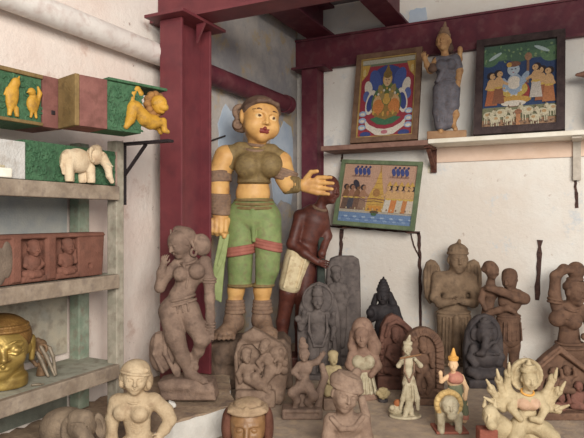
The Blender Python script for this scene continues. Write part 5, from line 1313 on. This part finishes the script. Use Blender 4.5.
GILT = mat('gilt_slip',(150,122,72),(176,146,90), rough=.5, bump=.1)
SK = (206,164,116); BL = (52,66,128); GO = (200,158,74); RD = (150,48,62); WH = (222,212,196); GR = (74,104,72); BR = (122,82,56); OR = (202,124,64)
lean = .21
# 1: red ground, enthroned figure
t, a, off = framed('red_ground_painting', 'brown framed painting with a red ground and an enthroned figure, left of the carved lady', -1.106, -.745, 2.925, SZ+.007, .507, lean, 0, .028, .022, FR1, GILT)
a.rect(0,0,1,1,RD); a.rect(0,.93,1,1,(182,178,160)); a.rect(0,.90,1,.93,(110,120,96))
a.poly([(0,.92),(.17,.92),(.12,.80),(0,.70)],GO); a.poly([(1,.92),(.83,.92),(.88,.80),(1,.70)],GO)
a.ell(.5,.60,.36,.30,BL); a.ell(.28,.72,.10,.14,(64,84,150),30); a.ell(.72,.72,.10,.14,(64,84,150),-30); a.ell(.16,.62,.07,.10,WH,20); a.ell(.84,.62,.07,.10,WH,-20); a.ell(.13,.52,.06,.07,(84,100,160)); a.ell(.87,.52,.06,.07,(84,100,160))
a.ell(.22,.44,.09,.16,WH,-18); a.ell(.78,.44,.09,.16,WH,18); a.ell(.21,.43,.06,.11,BL,-18); a.ell(.79,.43,.06,.11,BL,18)
a.ell(.5,.42,.27,.24,GR); a.ell(.5,.36,.25,.17,(140,110,56)); a.ell(.5,.55,.13,.15,(92,112,66)); a.ell(.36,.42,.10,.10,SK); a.ell(.64,.42,.10,.10,SK); a.ell(.36,.38,.10,.09,OR); a.ell(.64,.38,.10,.09,OR)
a.ell(.5,.52,.10,.13,(88,104,58)); a.ell(.5,.47,.07,.07,GO); a.ell(.40,.56,.05,.10,(150,130,80),25); a.ell(.60,.56,.05,.10,(150,130,80),-25); a.ell(.5,.72,.085,.085,GO); a.ell(.5,.70,.065,.075,(214,178,132)); a.ell(.5,.78,.08,.05,(120,96,50)); a.poly([(.44,.80),(.56,.80),(.5,.91)],(132,104,56)); a.ell(.475,.71,.010,.008,(50,36,34)); a.ell(.525,.71,.010,.008,(50,36,34)); a.ell(.5,.665,.014,.006,(150,60,56))
for i in range(9): a.ell(.30+i*.05,.60-abs(i-4)*.022,.018,.016,WH if i%2 else GO)
a.poly([(.12,.24),(.22,.16),(.36,.11),(.5,.095),(.64,.11),(.78,.16),(.88,.24),(.84,.12),(.66,.03),(.5,.015),(.34,.03),(.16,.12)],WH); a.poly([(.22,.23),(.36,.16),(.5,.145),(.64,.16),(.78,.23),(.66,.25),(.5,.21),(.34,.25)],(60,110,78))
for sx in (.09,.91):
    for i in range(3): a.ell(sx,.16+i*.085-.03,.07,.035,(150,172,204)); a.ell(sx,.155+i*.085-.03,.045,.018,WH)
a.ell(.16,.04,.10,.035,BL); a.ell(.84,.04,.10,.035,BL); a.ell(.5,.06,.06,.025,(186,110,120))
for i in range(6): a.ell(.28+i*.088,.28+abs(i-2.5)*.01,.022,.03,OR if i%2 else GO)
a.ell(.07,.82,.03,.05,(214,186,120)); a.ell(.93,.82,.03,.05,(214,186,120))
a.build(t, off)
# 2: blue ground, figure under a tree with attendants and cattle
t, a, off = framed('blue_ground_painting', 'dark framed painting with a blue ground, a tree and white cattle, on the cream shelf', -.470, -.069, 2.925, SZ+.009, .497, lean, 0, .036, .026, FR2)
a.rect(0,0,1,1,(40,62,104)); a.rect(0,0,1,.24,(124,126,96)); a.rect(0,0,1,.09,(160,122,92)); a.rect(0,.80,1,1,(70,96,86))
for i, (x, y, rx, ry) in enumerate(((.08,.84,.14,.10),(.28,.90,.18,.09),(.5,.87,.2,.10),(.72,.91,.18,.09),(.92,.84,.14,.10),(.5,.95,.5,.06))): a.ell(x,y,rx,ry,((78,112,84),(88,124,88),(66,98,78))[i%3])
rd = random.Random(3)
for i in range(46): a.ell(rd.random(), .78+.20*rd.random(), .020, .012, ((104,140,96),(56,88,72),(126,150,104))[i%3], rd.uniform(0,180), 8)
a.ell(.16,.86,.10,.022,(176,196,196),25); a.ell(.80,.90,.11,.022,(176,196,196),-22)
a.rect(.60,.50,.635,.86,(132,96,76)); a.ell(.62,.82,.05,.05,(152,112,86))
a.ell(.43,.40,.22,.17,(150,54,52)); a.ell(.43,.44,.19,.10,(198,170,84)); a.ell(.44,.50,.11,.13,(150,170,190)); a.ell(.43,.52,.09,.08,WH); a.ell(.30,.50,.05,.09,(150,170,190),20); a.ell(.57,.56,.045,.10,(150,170,190),-35); a.ell(.42,.68,.085,.075,(176,190,200)); a.ell(.42,.745,.10,.035,(120,80,60)); a.ell(.36,.74,.035,.03,GO); a.ell(.40,.685,.012,.008,(40,40,50)); a.ell(.45,.685,.012,.008,(40,40,50)); a.ell(.42,.645,.016,.006,(150,60,56))
for i in range(9): a.ell(.30+i*.033,.46-.10*math.sin(i/8*math.pi),.014,.012,WH if i%2 else GO)
a.ell(.43,.31,.24,.05,(196,150,72)); a.ell(.43,.27,.17,.035,WH)
for x, y, fc, cl in ((.12,.26,1,(170,98,62)),(.22,.28,1,(134,84,60)),(.80,.28,-1,(150,90,60)),(.90,.26,-1,(178,112,70)),(.73,.32,-1,(196,186,176))): a.person(x,y,.42,SK,cl,face=fc)
def cow(x, y, s, fc, col=(206,196,166)):
    a.ell(x,y,.075*s,.045*s,col); a.ell(x+fc*.075*s,y+.035*s,.03*s,.03*s,col); a.ell(x+fc*.10*s,y+.025*s,.018*s,.015*s,(176,160,132))
    for q in (-.05,-.02,.03,.055): a.rect(x+q*s-.007,y-.10*s,x+q*s+.007,y-.02*s,col)
    a.ell(x+fc*.085*s,y+.072*s,.007,.018,(120,96,70)); a.ell(x-fc*.02*s,y+.01*s,.03*s,.018*s,(186,150,104))
for q in ((.09,.14,1,1),(.27,.16,1.1,1),(.46,.15,1,-1),(.62,.17,1.15,-1),(.82,.14,1.05,-1),(.94,.18,.9,-1),(.18,.09,.9,-1),(.37,.09,.8,1),(.72,.08,.9,1)): cow(*q)
a.rect(.47,.0,.53,.14,(184,126,84)); a.ell(.5,.16,.05,.03,(150,100,70)); 
for i in range(14): a.ell(.04+i*.07,.03+.015*(i%2),.02,.01,(120,96,80))
a.build(t, off)
# 3: procession, green frame, hung a little askew
t, a, off = framed('procession_painting', 'green framed painting of a procession hung slightly askew under the wall shelf', -1.222, -.770, 2.955, 1.452, .368, .20, .075, .022, .020, FR3)
a.rect(0,0,1,1,(190,150,126)); a.rect(0,0,1,.17,(104,132,172))
for i in range(24): a.ell(.02+i*.042,.05+.05*(i%3)/2,.028,.012,((140,164,196),(84,112,160),(166,184,206))[i%3])
a.rect(0,.17,1,.215,(176,166,150))
a.poly([(.36,.20),(.62,.20),(.60,.45),(.56,.66),(.53,.86),(.515,.96),(.50,.86),(.46,.66),(.38,.45)],GO); 
for i in range(6): a.line([(.385+i*.013,.32+i*.09),(.605-i*.012,.32+i*.09)],.006,(150,100,50))
a.rect(.40,.22,.58,.30,(206,140,60)); a.ell(.49,.19,.06,.03,(84,70,50)); a.ell(.49,.155,.04,.025,(60,92,60)); a.ell(.49,.52,.05,.07,(160,112,60)); a.rect(.51,.86,.52,.99,(150,110,60))
for x0 in (.14,.66):
    a.rect(x0-.02,.78,x0+.24,.81,(150,112,96))
    for i in range(4): a.ell(x0+.03+i*.058,.88,.026,.065,BL,12); a.ell(x0+.045+i*.058,.955,.016,.022,(40,44,84)); a.rect(x0+.02+i*.058,.79,x0+.03+i*.058,.83,(60,50,60))
for x, cl, sk_ in ((.07,(96,72,62),BR),(.15,(64,62,70),(150,104,80)),(.23,(110,80,66),BR),(.31,(140,110,90),(160,116,88))): a.person(x,.22,.44,sk_,cl,face=1)
a.ell(.20,.66,.04,.07,(44,40,52),20); a.line([(.22,.46),(.34,.40),(.48,.42),(.62,.40),(.70,.44)],.010,(120,64,66)); a.line([(.24,.42),(.36,.36),(.48,.38),(.60,.36)],.008,(90,60,70))
for x, cl in ((.66,(206,196,180)),(.74,OR),(.82,(196,186,166)),(.90,(190,120,66)),(.96,(206,190,170))): a.person(x,.20,.48,(204,160,108),cl,face=-1,crown=GO)
for i in range(16): a.ell(.04+i*.062,.235,.010,.018,((120,90,70),(200,180,140))[i%2])
a.build(t, off)
# iron prop under the hung painting, wires
for px, py, wh in ((346,226,'left'),(410,231,'right')):
    x, z = bwall(px, py, 3.0); m = MB(); m.tube([(x, YB-.001, z-.009), (x, 2.948, z-.009)], .0035, 8)
    tag(m.build('iron_peg', RUST, smooth=True), 'rusty iron peg under the %s lower corner of the green framed painting' % wh, 'peg')
CAB = mat('dark_cable',(50,44,44),(62,54,52), bump=0)
t = MB(); p0 = lwall(190, py=137); p1 = lwall(224, py=136); t.tube([(XL+.006, p0[0], p0[1]), (XL+.006, (p0[0]+p1[0])/2, p0[1]-.004), (XL+.006, p1[0], p1[1])], .004, 8)
tag(t.build('cable', CAB, smooth=True), 'thin dark cable along the wall beside the painted lady shoulder', 'cable')
# carved bird at the right end of the shelf; only its beak reaches into the view
f = Fig('carved_bird', 'dark brown carved bird whose beak pokes in at the right edge of the wall shelf', 'bird carving', 601, 2.60, z=SZ+.004, yaw=-20)
B = f.by
b = f.part('body', stone('dark_bird_wood',(104,74,62),(126,92,78)), vox=.7, k=3); b.ell((598,73,0),(9,8,8.5)); b.path([(601,78,0),(603,96,0)],[7,9]); b.ell((604,108,0),(12,9,16)); b.path([(610,112,2),(622,124,4)],[7,3]); b.build()
k_ = f.part('beak', stone('brown_beak_wood',(118,84,72),(140,104,88)), vox=.55); k_.cap((592,73,-1),(579,73.5,-2),4.6,1.6); k_.build()
for x in (600,607):
    l = f.part('leg', RUST, vox=.6); l.cap((x,120,0),(x,B-3,0),2,1.8); l.build()
p = f.part('base', BOARD, vox=.8); p.box((604,B-2.2,0),(14,7,2.4)); p.build()
# ================================================================= pieces that belong to a part of their thing
def base_name(o): return o.name.split('.')[0]
def nest(root, part, kids):
    for r in [o for o in bpy.data.objects if o.parent is None and base_name(o) == root]:
        ps = [c for c in r.children if base_name(c) == part]
        if ps:
            for c in [c for c in r.children if base_name(c) in kids]: c.parent = ps[0]
for a in (('painted_lady_statue', 'hair', ('earring',)), ('painted_lady_statue', 'trousers', ('sash',)), ('sandstone_woman_statue', 'hair', ('earring',)),
          ('cream_bust', 'hair', ('headband',)), ('lion_carved_beam', 'lion', ('lion_head', 'lion_mane')), ('elephant_relief_block', 'elephant', ('ear', 'tusk')),
          ('many_armed_goddess_statue', 'mount', ('ear',)), ('many_armed_goddess_statue', 'body', ('held_weapon', 'necklace', 'crown')),
          ('crowned_rider_figurine', 'lion', ('mane',)), ('crowned_rider_figurine', 'body', ('crown',)), ('four_armed_stele', 'body', ('crown', 'garland', 'held_mace', 'held_lotus')),
          ('black_crowned_statue', 'body', ('crown', 'hair_locks')), ('dark_arched_stele', 'body', ('crown', 'belly_band')), ('white_flute_player', 'body', ('crown', 'flute', 'garland')),
          ('golden_head', 'head', ('ear',)), ('grey_lady_carving', 'body', ('crown', 'hair')), ('front_beam', 'i_section', ('stiffener',)), ('steel_column', 'cap_plate', ('gusset',)),
          ('animal_carved_beam', 'green_panel', ('leaf_carving',)), ('raised_arm_woman_statue', 'body', ('necklace', 'armlet', 'hip_belt')), ('winged_figure_statue', 'body', ('headdress',))):
    nest(*a)
# ================================================================= camera and light
cam = bpy.data.cameras.new('camera'); co = bpy.data.objects.new('camera', cam); COL.objects.link(co)
cam.sensor_width = 36; cam.lens = 36*F/584; cam.clip_start = .05
co.location = (0, 0, EYE); co.rotation_euler = (math.pi/2, 0, TH)
bpy.context.scene.camera = co
w = bpy.data.worlds.new('open_shopfront_sky'); bpy.context.scene.world = w; w.use_nodes = True
w.node_tree.nodes['Background'].inputs['Color'].default_value = (.86, .93, 1.0, 1)
w.node_tree.nodes['Background'].inputs['Strength'].default_value = .42
def area(name, loc, target, sx, sy, e, col):
    l = bpy.data.lights.new(name, 'AREA'); l.shape = 'RECTANGLE'; l.size = sx; l.size_y = sy; l.energy = e; l.color = col
    o = bpy.data.objects.new(name, l); COL.objects.link(o); o.location = loc
    o.rotation_euler = (Vector(target)-Vector(loc)).to_track_quat('-Z', 'Y').to_euler(); return o
area('daylight_from_the_shopfront', (1.5, -1.2, 2.5), (-.5, 2.6, 1.5), 2.0, 1.4, 150, (1.0, .95, .88))
sc = bpy.context.scene
sc.view_settings.view_transform = 'Standard'; sc.view_settings.look = 'None'; sc.view_settings.gamma = 1; sc.view_settings.use_curve_mapping = False
sc.view_settings.exposure = 0.42
